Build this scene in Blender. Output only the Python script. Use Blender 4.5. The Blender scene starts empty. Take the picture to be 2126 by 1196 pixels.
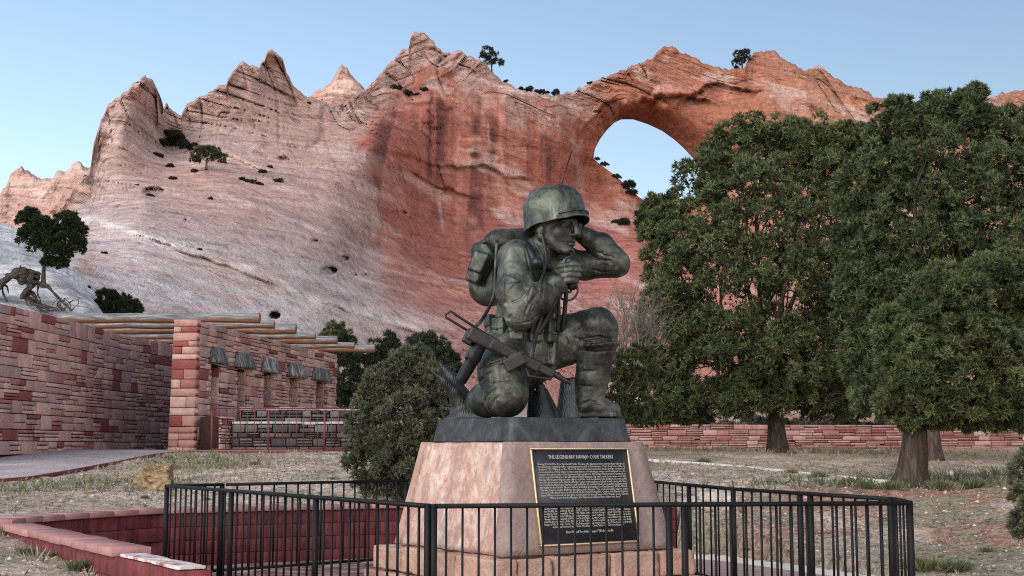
import bpy, bmesh, math, random
import numpy as np
from mathutils import Vector, Matrix
random.seed(7); RNG = np.random.default_rng(7)
SC = bpy.context.scene
COL = SC.collection
PI = math.pi
R = math.radians

# ---------------------------------------------------------------- camera
FPX, CX, CY, HC = 2770.0, 1063.0, 598.0, 1.48     # focal length in photo pixels, centre, camera height
PITCH = math.atan(330.0 / FPX)
cam = bpy.data.cameras.new('camera'); cam_o = bpy.data.objects.new('camera', cam); COL.objects.link(cam_o)
cam.sensor_width = 36.0; cam.lens = FPX / 2126.0 * 36.0
cam.clip_start = 0.1; cam.clip_end = 6000.0
cam_o.location = (0, 0, HC); cam_o.rotation_euler = (PI / 2 + PITCH, 0, 0)
SC.camera = cam_o

# ---------------------------------------------------------------- sky, sun, exposure
SUN_EL, SUN_AZ = 24.0, -138.0   # azimuth measured from +Y (view direction), negative = to the left
w = bpy.data.worlds.new('World'); SC.world = w; w.use_nodes = True
nt = w.node_tree; nt.nodes.clear()
sky = nt.nodes.new('ShaderNodeTexSky'); sky.sky_type = 'NISHITA'; sky.sun_disc = False
sky.sun_elevation = R(SUN_EL); sky.sun_rotation = R(-SUN_AZ)
sky.altitude = 2000; sky.air_density = 1.4; sky.dust_density = 3.0; sky.ozone_density = 1.6
bg = nt.nodes.new('ShaderNodeBackground'); bg.inputs['Strength'].default_value = 0.118
wo = nt.nodes.new('ShaderNodeOutputWorld')
tint = nt.nodes.new('ShaderNodeMix'); tint.data_type = 'RGBA'; tint.blend_type = 'MULTIPLY'; tint.inputs[0].default_value = 1.0; tint.inputs[7].default_value = (1.0, .93, .89, 1)
nt.links.new(sky.outputs[0], tint.inputs[6]); nt.links.new(tint.outputs[2], bg.inputs[0]); nt.links.new(bg.outputs[0], wo.inputs[0])
sun = bpy.data.lights.new('sun', 'SUN'); sun_o = bpy.data.objects.new('sun', sun); COL.objects.link(sun_o)
sun.energy = 3.2; sun.angle = R(75); sun.color = (1.0, 0.93, 0.88)
sd = Vector((math.sin(R(SUN_AZ)) * math.cos(R(SUN_EL)), math.cos(R(SUN_AZ)) * math.cos(R(SUN_EL)), math.sin(R(SUN_EL))))
sun_o.rotation_euler = sd.to_track_quat('Z', 'Y').to_euler()
SC.view_settings.view_transform = 'Standard'; SC.view_settings.look = 'None'
SC.view_settings.exposure = 0.8; SC.view_settings.gamma = 1.0; SC.view_settings.use_curve_mapping = False
SC.cycles.filter_width = 1.1; SC.cycles.use_denoising = False
SC.cycles.max_bounces = 6; SC.cycles.transparent_max_bounces = 6

# ---------------------------------------------------------------- pixel -> place
CP, SP = math.cos(PITCH), math.sin(PITCH)
def P(px, py, d):
    """point on the ray of photo pixel (px,py) whose world depth Y is d"""
    xr = (px - CX) / FPX; yr = (CY - py) / FPX
    fy = CP - yr * SP; fz = SP + yr * CP
    t = d / fy
    return Vector((xr * t, d, HC + fz * t))
def PZ(px, py, z):
    xr = (px - CX) / FPX; yr = (CY - py) / FPX
    fy = CP - yr * SP; fz = SP + yr * CP
    t = (z - HC) / fz
    return Vector((xr * t, fy * t, z))
def PA(px, py, d):
    px, py, d = np.broadcast_arrays(np.asarray(px, float), np.asarray(py, float), np.asarray(d, float))
    xr = (px - CX) / FPX; yr = (CY - py) / FPX
    fy = CP - yr * SP; fz = SP + yr * CP
    t = d / fy
    return np.stack([xr * t, d, HC + fz * t], -1)

# ---------------------------------------------------------------- noise
def _h(ix, iy, iz, s):
    h = (ix.astype(np.int64) * 374761393 + iy.astype(np.int64) * 668265263 + iz.astype(np.int64) * 2147483647 + s * 974711) & 0xffffffff
    h = ((h ^ (h >> 13)) * 1274126177) & 0xffffffff
    h = ((h ^ (h >> 16)) * 2246822519) & 0xffffffff
    h = h ^ (h >> 15)
    return (h & 0xffffff).astype(np.float32) / 8388607.5 - 1.0
def vn(p, s=0):
    p = np.asarray(p, np.float64); i = np.floor(p); f = (p - i).astype(np.float32); i = i.astype(np.int64)
    u = f * f * f * (f * (f * 6 - 15) + 10)
    ix, iy, iz = i[..., 0], i[..., 1], i[..., 2]
    r = 0
    for dx in (0, 1):
        wx = u[..., 0] if dx else 1 - u[..., 0]
        for dy in (0, 1):
            wy = u[..., 1] if dy else 1 - u[..., 1]
            for dz in (0, 1):
                wz = u[..., 2] if dz else 1 - u[..., 2]
                r = r + _h(ix + dx, iy + dy, iz + dz, s) * wx * wy * wz
    return r
def fbm(p, octv=4, s=0, gain=0.5):
    r = 0; a = 1.0; q = np.asarray(p, float)
    for o in range(octv):
        r = r + a * vn(q, s + o * 17); q = q * 2.03 + 5.3; a *= gain
    return r
def ridge(p, octv=4, s=0, gain=0.5):
    r = 0; a = 1.0; q = np.asarray(p, float)
    for o in range(octv):
        r = r + a * (1 - 2 * np.abs(vn(q, s + o * 17))); q = q * 2.1 + 3.7; a *= gain
    return r
def sstep(a, b, x):
    t = np.clip((x - a) / (b - a), 0, 1); return t * t * (3 - 2 * t)
class RBF:
    def __init__(s, pts, vals, lam=0.0):
        s.p = np.asarray(pts, float); n = len(s.p)
        A = np.linalg.norm(s.p[:, None] - s.p[None], axis=-1); A[np.arange(n), np.arange(n)] += lam
        Q = np.hstack([np.ones((n, 1)), s.p])
        M = np.block([[A, Q], [Q.T, np.zeros((Q.shape[1],) * 2)]])
        s.w = np.linalg.solve(M, np.concatenate([np.asarray(vals, float), np.zeros(Q.shape[1])]))
    def __call__(s, q):
        q = np.asarray(q, float); sh = q.shape[:-1]; q = q.reshape(-1, q.shape[-1]); out = np.empty(len(q))
        n = len(s.p)
        for a in range(0, len(q), 50000):
            b = q[a:a + 50000]
            out[a:a + 50000] = np.linalg.norm(b[:, None] - s.p[None], axis=-1) @ s.w[:n] + s.w[n] + b @ s.w[n + 1:]
        return out.reshape(sh)

# ---------------------------------------------------------------- mesh helpers
def mesh(name, v, f, smooth=True, col=None):
    v = np.asarray(v, np.float32); me = bpy.data.meshes.new(name)
    fs = f if isinstance(f, list) and len(f) and isinstance(f[0], np.ndarray) and f[0].ndim == 2 else [np.asarray(f)]
    fs = [np.asarray(x, np.int32) for x in fs if len(x)]
    me.vertices.add(len(v)); me.vertices.foreach_set('co', v.ravel())
    nl = sum(x.size for x in fs); npoly = sum(len(x) for x in fs)
    me.loops.add(nl); me.polygons.add(npoly)
    me.loops.foreach_set('vertex_index', np.concatenate([x.ravel() for x in fs]))
    st = []; o = 0
    for x in fs:
        st.append(o + np.arange(len(x)) * x.shape[1]); o += x.size
    me.polygons.foreach_set('loop_start', np.concatenate(st).astype(np.int32))
    if smooth: me.polygons.foreach_set('use_smooth', np.ones(npoly, bool))
    me.update(calc_edges=True); me.validate()
    if col is not None:
        ca = me.color_attributes.new('Col', 'FLOAT_COLOR', 'POINT')
        c = np.ones((len(v), 4), np.float32); c[:, :3] = col
        ca.data.foreach_set('color', c.ravel())
    return me
def link(name, me, mat=None, parent=None):
    o = bpy.data.objects.new(name, me); COL.objects.link(o)
    if mat is not None and me is not None and len(me.materials) == 0: me.materials.append(mat)
    if parent is not None: o.parent = parent
    return o
def tag(o, label=None, cat=None, group=None, kind=None):
    if label: o['label'] = label
    if cat: o['category'] = cat
    if group: o['group'] = group
    if kind: o['kind'] = kind
    return o
def empty(name, loc=(0, 0, 0), rz=0.0):
    o = bpy.data.objects.new(name, None); COL.objects.link(o); o.location = loc; o.rotation_euler = (0, 0, rz)
    o.empty_display_size = 0.2
    return o
def child(name, me, mat, par):
    """world-space mesh under an empty that may be moved"""
    o = link(name, me, mat, par); o.matrix_parent_inverse = Matrix.LocRotScale(par.location, par.rotation_euler, None).inverted()
    return o
class MB:
    def __init__(s): s.v = []; s.f4 = []; s.f3 = []
    def add(s, v, f):
        o = len(s.v); s.v.extend([tuple(x) for x in v])
        for q in f:
            (s.f4 if len(q) == 4 else s.f3).append([i + o for i in q])
    def box(s, c, d, M=None):
        x, y, z = d[0] / 2, d[1] / 2, d[2] / 2
        vs = [Vector(p) for p in ((-x, -y, -z), (x, -y, -z), (x, y, -z), (-x, y, -z), (-x, -y, z), (x, -y, z), (x, y, z), (-x, y, z))]
        if M is not None: vs = [M @ p for p in vs]
        c = Vector(c)
        s.add([p + c for p in vs], [(0, 3, 2, 1), (4, 5, 6, 7), (0, 1, 5, 4), (1, 2, 6, 5), (2, 3, 7, 6), (3, 0, 4, 7)])
    def bar(s, a, b, w, h=None):
        a = Vector(a); b = Vector(b); h = h or w; d = (b - a); L = d.length; d.normalize()
        up = Vector((0, 0, 1)) if abs(d.z) < 0.95 else Vector((0, 1, 0))
        sx = d.cross(up).normalized(); sz = sx.cross(d).normalized()
        vs = []
        for p in (a, b):
            for i, j in ((-1, -1), (1, -1), (1, 1), (-1, 1)): vs.append(p + sx * (i * w / 2) + sz * (j * h / 2))
        s.add(vs, [(0, 1, 2, 3), (7, 6, 5, 4), (0, 4, 5, 1), (1, 5, 6, 2), (2, 6, 7, 3), (3, 7, 4, 0)])
    def tube(s, pts, rad, n=8, cap=True):
        pts = [Vector(p) for p in pts]; m = len(pts)
        if not hasattr(rad, '__len__'): rad = [rad] * m
        prev = None; vs = []
        for i, p in enumerate(pts):
            t = (pts[min(i + 1, m - 1)] - pts[max(i - 1, 0)])
            t = t.normalized() if t.length > 1e-9 else Vector((0, 0, 1))
            if prev is None:
                a = Vector((0, 0, 1)) if abs(t.z) < 0.9 else Vector((1, 0, 0)); sx = t.cross(a).normalized()
            else:
                sx = (prev - t * prev.dot(t)).normalized()
            prev = sx; sy = t.cross(sx)
            for k in range(n):
                q = 2 * PI * k / n; vs.append(p + (sx * math.cos(q) + sy * math.sin(q)) * rad[i])
        fs = []
        for i in range(m - 1):
            for k in range(n):
                fs.append((i * n + k, i * n + (k + 1) % n, (i + 1) * n + (k + 1) % n, (i + 1) * n + k))
        if cap:
            vs.append(pts[0]); vs.append(pts[-1]); c0 = m * n; c1 = c0 + 1
            for k in range(n):
                fs.append((c0, (k + 1) % n, k)); fs.append((c1, (m - 1) * n + k, (m - 1) * n + (k + 1) % n))
        s.add(vs, fs)
    def mesh(s, name='m', smooth=False, col=None):
        fl = []
        if s.f4: fl.append(np.array(s.f4, np.int32))
        if s.f3: fl.append(np.array(s.f3, np.int32))
        return mesh(name, np.array(s.v, np.float32), fl, smooth, col)
def bevel_mod(o, wd, seg=2):
    m = o.modifiers.new('b', 'BEVEL'); m.width = wd; m.segments = seg; m.limit_method = 'ANGLE'; return o

# ---------------------------------------------------------------- material helpers
class Mat:
    def __init__(s, name, rough=0.8, metal=0.0, spec=0.3):
        s.m = bpy.data.materials.new(name); s.m.use_nodes = True
        s.t = s.m.node_tree; s.b = s.t.nodes['Principled BSDF']
        s.b.inputs['Roughness'].default_value = rough; s.b.inputs['Metallic'].default_value = metal
        s.b.inputs['Specular IOR Level'].default_value = spec
        s.tc = s.n('ShaderNodeTexCoord')
    def n(s, t, **kw):
        x = s.t.nodes.new(t)
        for k, v in kw.items(): setattr(x, k, v)
        return x
    def l(s, a, b): s.t.links.new(a, b)
    def co(s, scale=(1, 1, 1), kind='Object', rot=(0, 0, 0)):
        mp = s.n('ShaderNodeMapping'); mp.inputs['Scale'].default_value = scale; mp.inputs['Rotation'].default_value = rot
        if kind == 'World':
            g = s.n('ShaderNodeNewGeometry'); s.l(g.outputs['Position'], mp.inputs['Vector'])
        else: s.l(s.tc.outputs[kind], mp.inputs['Vector'])
        return mp.outputs[0]
    def noise(s, vec, scale=5, detail=6, rough=0.6, dist=0.0):
        x = s.n('ShaderNodeTexNoise'); x.inputs['Scale'].default_value = scale; x.inputs['Detail'].default_value = detail
        x.inputs['Roughness'].default_value = rough; x.inputs['Distortion'].default_value = dist
        s.l(vec, x.inputs['Vector']); return x.outputs['Fac']
    def vor(s, vec, scale=5, feature='F1', out='Distance'):
        x = s.n('ShaderNodeTexVoronoi'); x.feature = feature; x.inputs['Scale'].default_value = scale
        s.l(vec, x.inputs['Vector']); return x.outputs[out]
    def ramp(s, fac, stops, interp='LINEAR'):
        x = s.n('ShaderNodeValToRGB'); x.color_ramp.interpolation = interp
        e = x.color_ramp.elements
        while len(e) < len(stops): e.new(0.5)
        for i, (p, c) in enumerate(stops):
            e[i].position = p
            e[i].color = (c, c, c, 1) if not hasattr(c, '__len__') else (*c, 1)
        s.l(fac, x.inputs[0]); return x.outputs[0]
    def mix(s, a, b, fac, mode='MIX'):
        x = s.n('ShaderNodeMix', data_type='RGBA', blend_type=mode)
        for v, i in ((fac, 0), (a, 6), (b, 7)):
            if hasattr(v, 'is_linked') or hasattr(v, 'links'): s.l(v, x.inputs[i])
            elif i == 0: x.inputs[0].default_value = v
            else: x.inputs[i].default_value = (*v, 1) if len(v) == 3 else v
        return x.outputs[2]
    def math(s, op, a, b=0.0):
        x = s.n('ShaderNodeMath', operation=op)
        for i, v in enumerate((a, b)):
            if hasattr(v, 'links'): s.l(v, x.inputs[i])
            else: x.inputs[i].default_value = v
        return x.outputs[0]
    def attr(s, name='Col'):
        x = s.n('ShaderNodeAttribute'); x.attribute_name = name; return x.outputs['Color']
    def rnd(s): return s.n('ShaderNodeObjectInfo').outputs['Random']
    def color(s, c):
        if hasattr(c, 'links'): s.l(c, s.b.inputs['Base Color'])
        else: s.b.inputs['Base Color'].default_value = (*c, 1)
        return s
    def rough(s, c): s.l(c, s.b.inputs['Roughness']); return s
    def bump(s, h, strength=0.5, dist=0.05):
        x = s.n('ShaderNodeBump'); x.inputs['Strength'].default_value = strength; x.inputs['Distance'].default_value = dist
        s.l(h, x.inputs['Height'])
        prev = s.b.inputs['Normal'].links
        if prev: s.l(prev[0].from_socket, x.inputs['Normal'])
        s.l(x.outputs[0], s.b.inputs['Normal']); return s
# ================================================================ TERRAIN
PLAZA = [(-5.25, 14.05), (-5.15, 15.05), (-4.5, 16.4), (-4.3, 16.65), (-1.6, 18.2), (2.2, 18.5), (2.75, 18.2), (3.55, 16.4), (4.1, 15.0), (4.6, 12.0), (4.6, 4.0), (-1.2, 4.0), (-2.35, 9.4)]
def in_poly(x, y, poly):
    ins = np.zeros(np.shape(x), bool); n = len(poly)
    for i in range(n):
        x0, y0 = poly[i]; x1, y1 = poly[(i + 1) % n]
        c = ((y0 > y) != (y1 > y)); t = (y - y0) / (y1 - y0 + 1e-12)
        ins ^= c & (x < x0 + t * (x1 - x0))
    return ins
_tp = [(-8.25, 21.5, .93), (-7.5, 25.7, 1.18), (-7, 28.6, 1.36), (-10, 30, 1.38), (-10, 37, 1.38), (-6, 40, 1.38), (-3.6, 28.6, 1.36), (-5.6, 14.2, .62), (-3.4, 10.8, .46),
       (-2.5, 9.3, .40), (-6, 10, .35), (-4, 7, .2), (-10, 14, .6), (-12, 20, .9), (-14, 30, 1.38), (-3.8, 17.6, .66), (-1.6, 18.7, .68), (1.9, 19, .68), (-2, 20.5, .86),
       (0, 25, 1.1), (0, 35, 1.3), (5, 40, 1.38), (10, 55, 1.34), (0, 55, 1.4), (20, 55, 1.34), (6.2, 21, .91), (9.9, 32, 1.15), (2.7, 27, 1.06), (3.4, 19.2, .55), (4.6, 16.8, .28),
       (4.5, 15, .12), (4.9, 12, .05), (6.4, 12, .3), (8, 15, .6), (10, 20, .85), (4.9, 8, .02), (0, 6, 0), (0, 0, 0), (-6, 0, 0), (8, 0, 0), (7, 8, .15), (14, 30, 1.1),
       (0, 80, 3), (20, 80, 3.1), (-20, 60, 4), (-20, 45, 2.2), (40, 80, 3.2), (-40, 60, 5), (0, 110, 5), (40, 110, 5), (-40, 100, 7), (60, 40, 1.4), (-40, 20, 1.0), (-30, 0, 0), (30, 0, 0),
       (3, 4, 0), (-1, 14, 0.3), (2, 14, 0.2)]
_tr = RBF([(a, b) for a, b, c in _tp], [c for a, b, c in _tp])
def gz0(x, y):
    x = np.asarray(x, float); y = np.asarray(y, float)
    z = _tr(np.stack([x, y], -1))
    far = np.maximum(np.hypot(x, y - 40) - 70, 0)
    return z * np.exp(-far / 60.0) + 1.5 * (1 - np.exp(-far / 60.0))
def ground_z(x, y):
    return float(gz0(np.array([x]), np.array([y]))[0])
def _axis(lo, hi, a, b, fine, coarse):
    pts = [a]; s = fine
    while pts[-1] < b: pts.append(pts[-1] + fine)
    r = [pts[-1]]; s = fine
    while r[-1] < hi: s *= 1.25; s = min(s, coarse); r.append(r[-1] + s)
    l = [a]; s = fine
    while l[-1] > lo: s *= 1.25; s = min(s, coarse); l.append(l[-1] - s)
    return np.array(l[:0:-1] + pts + r[1:])
gx = _axis(-2500, 2500, -11, 12, 0.12, 120); gy = _axis(-200, 4000, 6, 31, 0.12, 120)
GX, GY = np.meshgrid(gx, gy, indexing='ij'); gshape = GX.shape
GZ = gz0(GX, GY)
n3 = np.stack([GX, GY, GX * 0], -1)
near = np.exp(-np.maximum(np.hypot(GX, GY - 18) - 25, 0) / 20)
GZ = GZ + near * (0.035 * fbm(n3 * 1.1, 3, 3) + 0.02 * np.maximum(fbm(n3 * 5.0, 3, 9), -0.2))
PCUT = [(-5.05, 13.95), (-5.38, 14.3), (-5.36, 15.2), (-4.7, 16.6), (-4.45, 16.9), (-1.7, 18.45), (2.25, 18.75), (2.3, 18.2), (2.75, 18.2), (3.55, 16.4), (4.1, 15.0), (4.6, 12.0), (4.6, 4.0), (-1.2, 4.0), (-2.2, 9.4)]
pl = in_poly(GX, GY, PCUT)
GZ = np.where(pl, -0.06, GZ)
# walkway bed: level under the paved walk
WALK = [(-30, 16.5), (-10.5, 19.3), (-8.25, 21.5), (-7.77, 22.8), (-7.5, 25.7), (-7.3, 27.6), (-6.85, 28.55), (-5.4, 28.75), (-3.2, 28.7), (-1.6, 28.9), (-1.6, 30.6), (-5.0, 31.5), (-6.0, 45), (-30, 45)]
wk = in_poly(GX, GY, WALK)
WALKZ = lambda x, y: _tr(np.stack([np.asarray(x, float), np.asarray(y, float)], -1)) + 0.03
GZ = np.where(wk, WALKZ(GX, GY) - 0.09, GZ)
nx, ny = gshape
idx = np.arange(nx * ny).reshape(nx, ny)
gf = np.stack([idx[:-1, :-1], idx[1:, :-1], idx[1:, 1:], idx[:-1, 1:]], -1).reshape(-1, 4)
gv = np.stack([GX, GY, GZ], -1).reshape(-1, 3)
# soil colour zones: pale gravel, red dirt, greenish dry turf
g1 = fbm(gv * np.array([.45, .45, 0]) + 3, 4, 21); g2 = fbm(gv * np.array([1.6, 1.6, 0]), 4, 33)
pale = np.array([.50, .40, .325]); red = np.array([.34, .185, .135]); turf = np.array([.25, .24, .165]); dry = np.array([.385, .31, .24])
gc = dry + (pale - dry) * sstep(-.3, .5, g1)[:, None]
X_, Y_ = gv[:, 0], gv[:, 1]
rd = np.exp(-(((X_ - 5.2) / 2.6) ** 2 + ((Y_ - 20.0) / 1.5) ** 2)) * 1.1 + np.exp(-(((X_ - 6.6) / 2.4) ** 2 + ((Y_ - 16.5) / 1.6) ** 2)) * .9 + np.exp(-(((X_ - 3.6) / 1.0) ** 2 + ((Y_ - 17.6) / .8) ** 2)) * .7 + .5 * sstep(0, 4, X_) * sstep(24, 32, Y_)
tf = np.exp(-(((X_ - 8.5) / 3.2) ** 2 + ((Y_ - 22) / 2.0) ** 2)) + .9 * np.exp(-(((X_ + 6.6) / 2.0) ** 2 + ((Y_ - 20.5) / 1.6) ** 2)) + .9 * np.exp(-(((X_ + 5.8) / 1.4) ** 2 + ((Y_ - 25.4) / 2.5) ** 2)) + .8 * np.exp(-(((X_ - 8) / 8) ** 2 + ((Y_ - 47) / 5.0) ** 2)) + .5 * np.exp(-(((X_ - 2) / 2) ** 2 + ((Y_ - 30) / 2.5) ** 2))
tf = np.maximum(tf, .55 * sstep(-.1, .45, g2) * (Y_ < 40))
rd = sstep(.25, .75, rd + .35 * g2); tf = sstep(.3, .8, tf + .4 * g2)
gc = gc * (1 - rd[:, None]) + red * rd[:, None]
gc = gc * (1 - .8 * tf[:, None]) + turf * .8 * tf[:, None]
m = Mat('soil_and_dry_turf', 0.95, 0, .15)
cw = m.co(kind='World')
sp = m.noise(cw, 9, 8, .75)
c = m.mix(m.attr(), m.ramp(sp, [(.36, .24), (.48, .85), (.66, 1.5)]), 1.0, 'MULTIPLY')
peb = m.vor(cw, 22); pebc = m.vor(cw, 22, 'F1', 'Color')
lum = m.n('ShaderNodeSeparateColor'); m.l(pebc, lum.inputs[0])
pm = m.math('MULTIPLY', m.math('LESS_THAN', peb, .28), m.math('GREATER_THAN', lum.outputs[0], .55))
c = m.mix(c, (.5, .42, .37), m.math('MULTIPLY', pm, .75))
m.color(c).bump(sp, .9, .06).bump(m.noise(cw, 40, 4, .7), .5, .02)
ground = tag(link('ground', mesh('ground', gv, gf, True, gc), m.m), kind='structure')
GROUND_COL = None

# paved walkway (exposed aggregate) and its red concrete edging
def strip_poly(poly, zf, step=0.4):
    xs = np.arange(min(p[0] for p in poly), max(p[0] for p in poly), step); ys = np.arange(min(p[1] for p in poly), max(p[1] for p in poly), step)
    return xs, ys
m = Mat('walkway_aggregate', .9, 0, .2)
cw = m.co(kind='World')
a = m.noise(cw, 26, 4, .85); b = m.noise(cw, 1.2, 5, .6)
c = m.ramp(a, [(.32, (.19, .16, .16)), (.5, (.36, .31, .31)), (.66, (.58, .53, .53))])
m.color(m.mix(c, m.ramp(b, [(.35, .75), (.65, 1.1)]), 1.0, 'MULTIPLY')).bump(a, .4, .01)
MAT_WALK = m.m
bm = bmesh.new()
edge = [(-30, 16.5), (-10.5, 19.3)] + [(-8.25, 21.5), (-7.77, 22.8), (-7.5, 25.7), (-7.3, 27.6), (-6.85, 28.55), (-5.4, 28.75), (-3.2, 28.7), (-1.6, 28.9)]
def smooth_line(pts, n=6):
    pts = [Vector((p[0], p[1], 0)) if len(p) == 2 else Vector(p) for p in pts]; out = []
    for i in range(len(pts) - 1):
        p0, p1, p2, p3 = pts[max(i - 1, 0)], pts[i], pts[i + 1], pts[min(i + 2, len(pts) - 1)]
        for k in range(n):
            t = k / n; t2 = t * t; t3 = t2 * t
            out.append(.5 * ((2 * p1) + (p2 - p0) * t + (2 * p0 - 5 * p1 + 4 * p2 - p3) * t2 + (3 * p1 - p0 - 3 * p2 + p3) * t3))
    out.append(pts[-1]); return out
el = smooth_line(edge, 6)
vs = []; fs = []
for i, p in enumerate(el):
    q = Vector((-30 + (p.x + 30) * .35, 45, 0)) if i else Vector((-30, 45, 0))
    for k in range(13):
        t = k / 12; r = p.lerp(q, t * t); vs.append((r.x, r.y, float(WALKZ(r.x, r.y))))
for i in range(len(el) - 1):
    for k in range(12):
        a0 = i * 13 + k; fs.append((a0, a0 + 13, a0 + 14, a0 + 1))
walk = tag(link('walkway', mesh('walkway', vs, np.array(fs), True), MAT_WALK), kind='structure')
m = Mat('painted_red_concrete', .75, 0, .3)
cw = m.co(kind='World')
a = m.noise(cw, 3, 7, .7); a2 = m.noise(m.co((6, 6, .7), 'World'), 2.0, 5, .6)
c = m.ramp(a, [(.3, (.085, .016, .018)), (.55, (.14, .026, .029)), (.75, (.20, .052, .05))])
c = m.mix(c, m.ramp(a2, [(.35, .6), (.6, 1.15)]), 1.0, 'MULTIPLY')
m.color(c).bump(m.noise(cw, 30, 5, .7), .35, .01)
MAT_REDWALL = m.m
mb = MB()
for i in range(1, len(el) - 1):
    p, q = el[i], el[i + 1]
    zp = float(WALKZ(p.x, p.y)) + .012; zq = float(WALKZ(q.x, q.y)) + .012
    d = (q - p).normalized(); nrm = Vector((d.y, -d.x, 0)) * .09
    a0 = Vector((p.x, p.y, zp)); b0 = Vector((q.x, q.y, zq)); dn = Vector((0, 0, -.22))
    vs_ = [a0, b0, b0 + nrm, a0 + nrm, a0 + dn, b0 + dn, b0 + nrm + dn, a0 + nrm + dn]
    mb.add(vs_, [(0, 3, 2, 1), (3, 7, 6, 2), (0, 1, 5, 4)])
tag(link('walkway_kerb', mb.mesh('kerb'), MAT_REDWALL), kind='structure')

# pale concrete edging on the slope to the trees
m = Mat('pale_concrete', .85, 0, .25)
cw = m.co(kind='World'); a = m.noise(cw, 4, 7, .7)
m.color(m.ramp(a, [(.3, (.34, .31, .29)), (.6, (.5, .47, .45)), (.8, (.6, .57, .55))])).bump(m.noise(cw, 35, 4, .7), .3, .01)
MAT_CONC = m.m
mb = MB()
ln = [PZ(1330, 971, 1.02), PZ(1500, 979, .98), PZ(1680, 991, .95), PZ(1888, 1007, .90)]
ln = smooth_line([(p.x, p.y) for p in ln], 8)
for i in range(len(ln) - 1):
    p, q = ln[i], ln[i + 1]; d = (q - p).normalized(); nrm = Vector((-d.y, d.x, 0)) * .12
    z0 = ground_z(p.x, p.y) + .05; z1 = ground_z(q.x, q.y) + .05
    a0 = Vector((p.x, p.y, z0)); b0 = Vector((q.x, q.y, z1)); dn = Vector((0, 0, -.25))
    mb.add([a0, b0, b0 + nrm, a0 + nrm, a0 + dn, b0 + dn, b0 + nrm + dn, a0 + nrm + dn], [(0, 1, 2, 3), (0, 4, 5, 1), (3, 2, 6, 7)])
tag(link('path_kerb', mb.mesh('pk'), MAT_CONC), kind='structure')
# ================================================================ SANDSTONE
m = Mat('red_sandstone', .93, 0, .12)
cw = m.co(kind='World')
dipv = m.co((.16, .16, 1.5), 'World', (0, R(17), 0))
band = m.noise(dipv, 1.3, 6, .68, .6); fine = m.noise(cw, 1.0, 6, .64)
streak = m.noise(m.co((1.1, 1.1, .07), 'World'), 1.4, 6, .65)
c = m.mix(m.attr(), m.ramp(band, [(.32, .58), (.43, .95), (.55, 1.04), (.68, 1.24)]), 1.0, 'MULTIPLY')
c = m.mix(c, m.ramp(fine, [(.30, .55), (.46, .98), (.56, 1.03), (.72, 1.28)]), 1.0, 'MULTIPLY')
c = m.mix(c, m.ramp(streak, [(.3, .82), (.55, 1.05)]), .6, 'MULTIPLY')
crk = m.vor(m.co((.35, .35, .55), 'World', (0, R(24), 0)), 1.0, 'DISTANCE_TO_EDGE')
crkw = m.ramp(m.math('ADD', crk, m.math('MULTIPLY', fine, .12)), [(.055, 0.0), (.085, 1.0)])
m.color(c)
m.bump(band, .6, 1.2).bump(fine, .45, 1.2).bump(m.noise(m.co((1, 1, 2.6), 'World', (0, R(17), 0)), 2.2, 4, .6), .35, .35)
MAT_ROCK = m.m
m = Mat('pale_slickrock', .92, 0, .15)
cw = m.co(kind='World')
a = m.noise(m.co((.5, .5, 2.2), 'World', (0, R(-24), 0)), 2.2, 9, .72, .4); b = m.noise(cw, 9, 8, .7)
c = m.mix(m.attr(), m.ramp(a, [(.34, .5), (.5, 1.0), (.66, 1.4)]), 1.0, 'MULTIPLY')
c = m.mix(c, m.ramp(b, [(.34, .65), (.6, 1.15)]), 1.0, 'MULTIPLY')
m.color(c).bump(a, .6, .25).bump(b, .5, .06)
MAT_SLICK = m.m

TOP = [(-300, 520), (-100, 520), (60, 480), (100, 455), (118, 440), (150, 392), (188, 347), (194, 300), (209, 250), (228, 214), (255, 195), (280, 170), (300, 159), (318, 166), (325, 190), (327, 238), (335, 240), (345, 214), (352, 222), (362, 232), (376, 240), (381, 226),
       (388, 214), (402, 208), (440, 186), (470, 172), (485, 150), (497, 133), (508, 129), (520, 136), (536, 138), (549, 122), (556, 103), (566, 105), (576, 115), (588, 121), (591, 140), (600, 160), (611, 181), (630, 196), (655, 206), (690, 214), (725, 205), (745, 192), (757, 184), (775, 170),
       (800, 140), (830, 108), (848, 96), (854, 72), (861, 64), (872, 67), (884, 73), (896, 81), (906, 96), (920, 106), (936, 111), (951, 106), (966, 111), (985, 120), (1005, 128), (1021, 146), (1040, 165), (1070, 183), (1110, 191), (1140, 197), (1165, 195), (1190, 188), (1220, 175), (1260, 160),
       (1300, 142), (1330, 130), (1350, 122), (1363, 107), (1385, 97), (1400, 99), (1416, 110), (1440, 120), (1470, 135), (1500, 143), (1525, 145), (1545, 140), (1553, 125), (1566, 110), (1590, 103), (1610, 107), (1626, 122), (1650, 135), (1673, 149), (1680, 141), (1701, 137), (1716, 150), (1741, 165),
       (1770, 180), (1800, 190), (1816, 203), (1850, 206), (1900, 215), (2000, 230), (2040, 212), (2066, 196), (2095, 190), (2126, 186), (2200, 190), (2300, 215), (2500, 330), (2700, 500)]
HOLE = [(1232, 330), (1235, 310), (1245, 290), (1260, 270), (1275, 255), (1290, 248), (1315, 248), (1345, 258), (1375, 272), (1400, 290), (1420, 308), (1438, 328), (1452, 352), (1460, 388), (1440, 418), (1400, 428), (1350, 424), (1325, 408), (1300, 385), (1278, 365), (1255, 348)]
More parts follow.
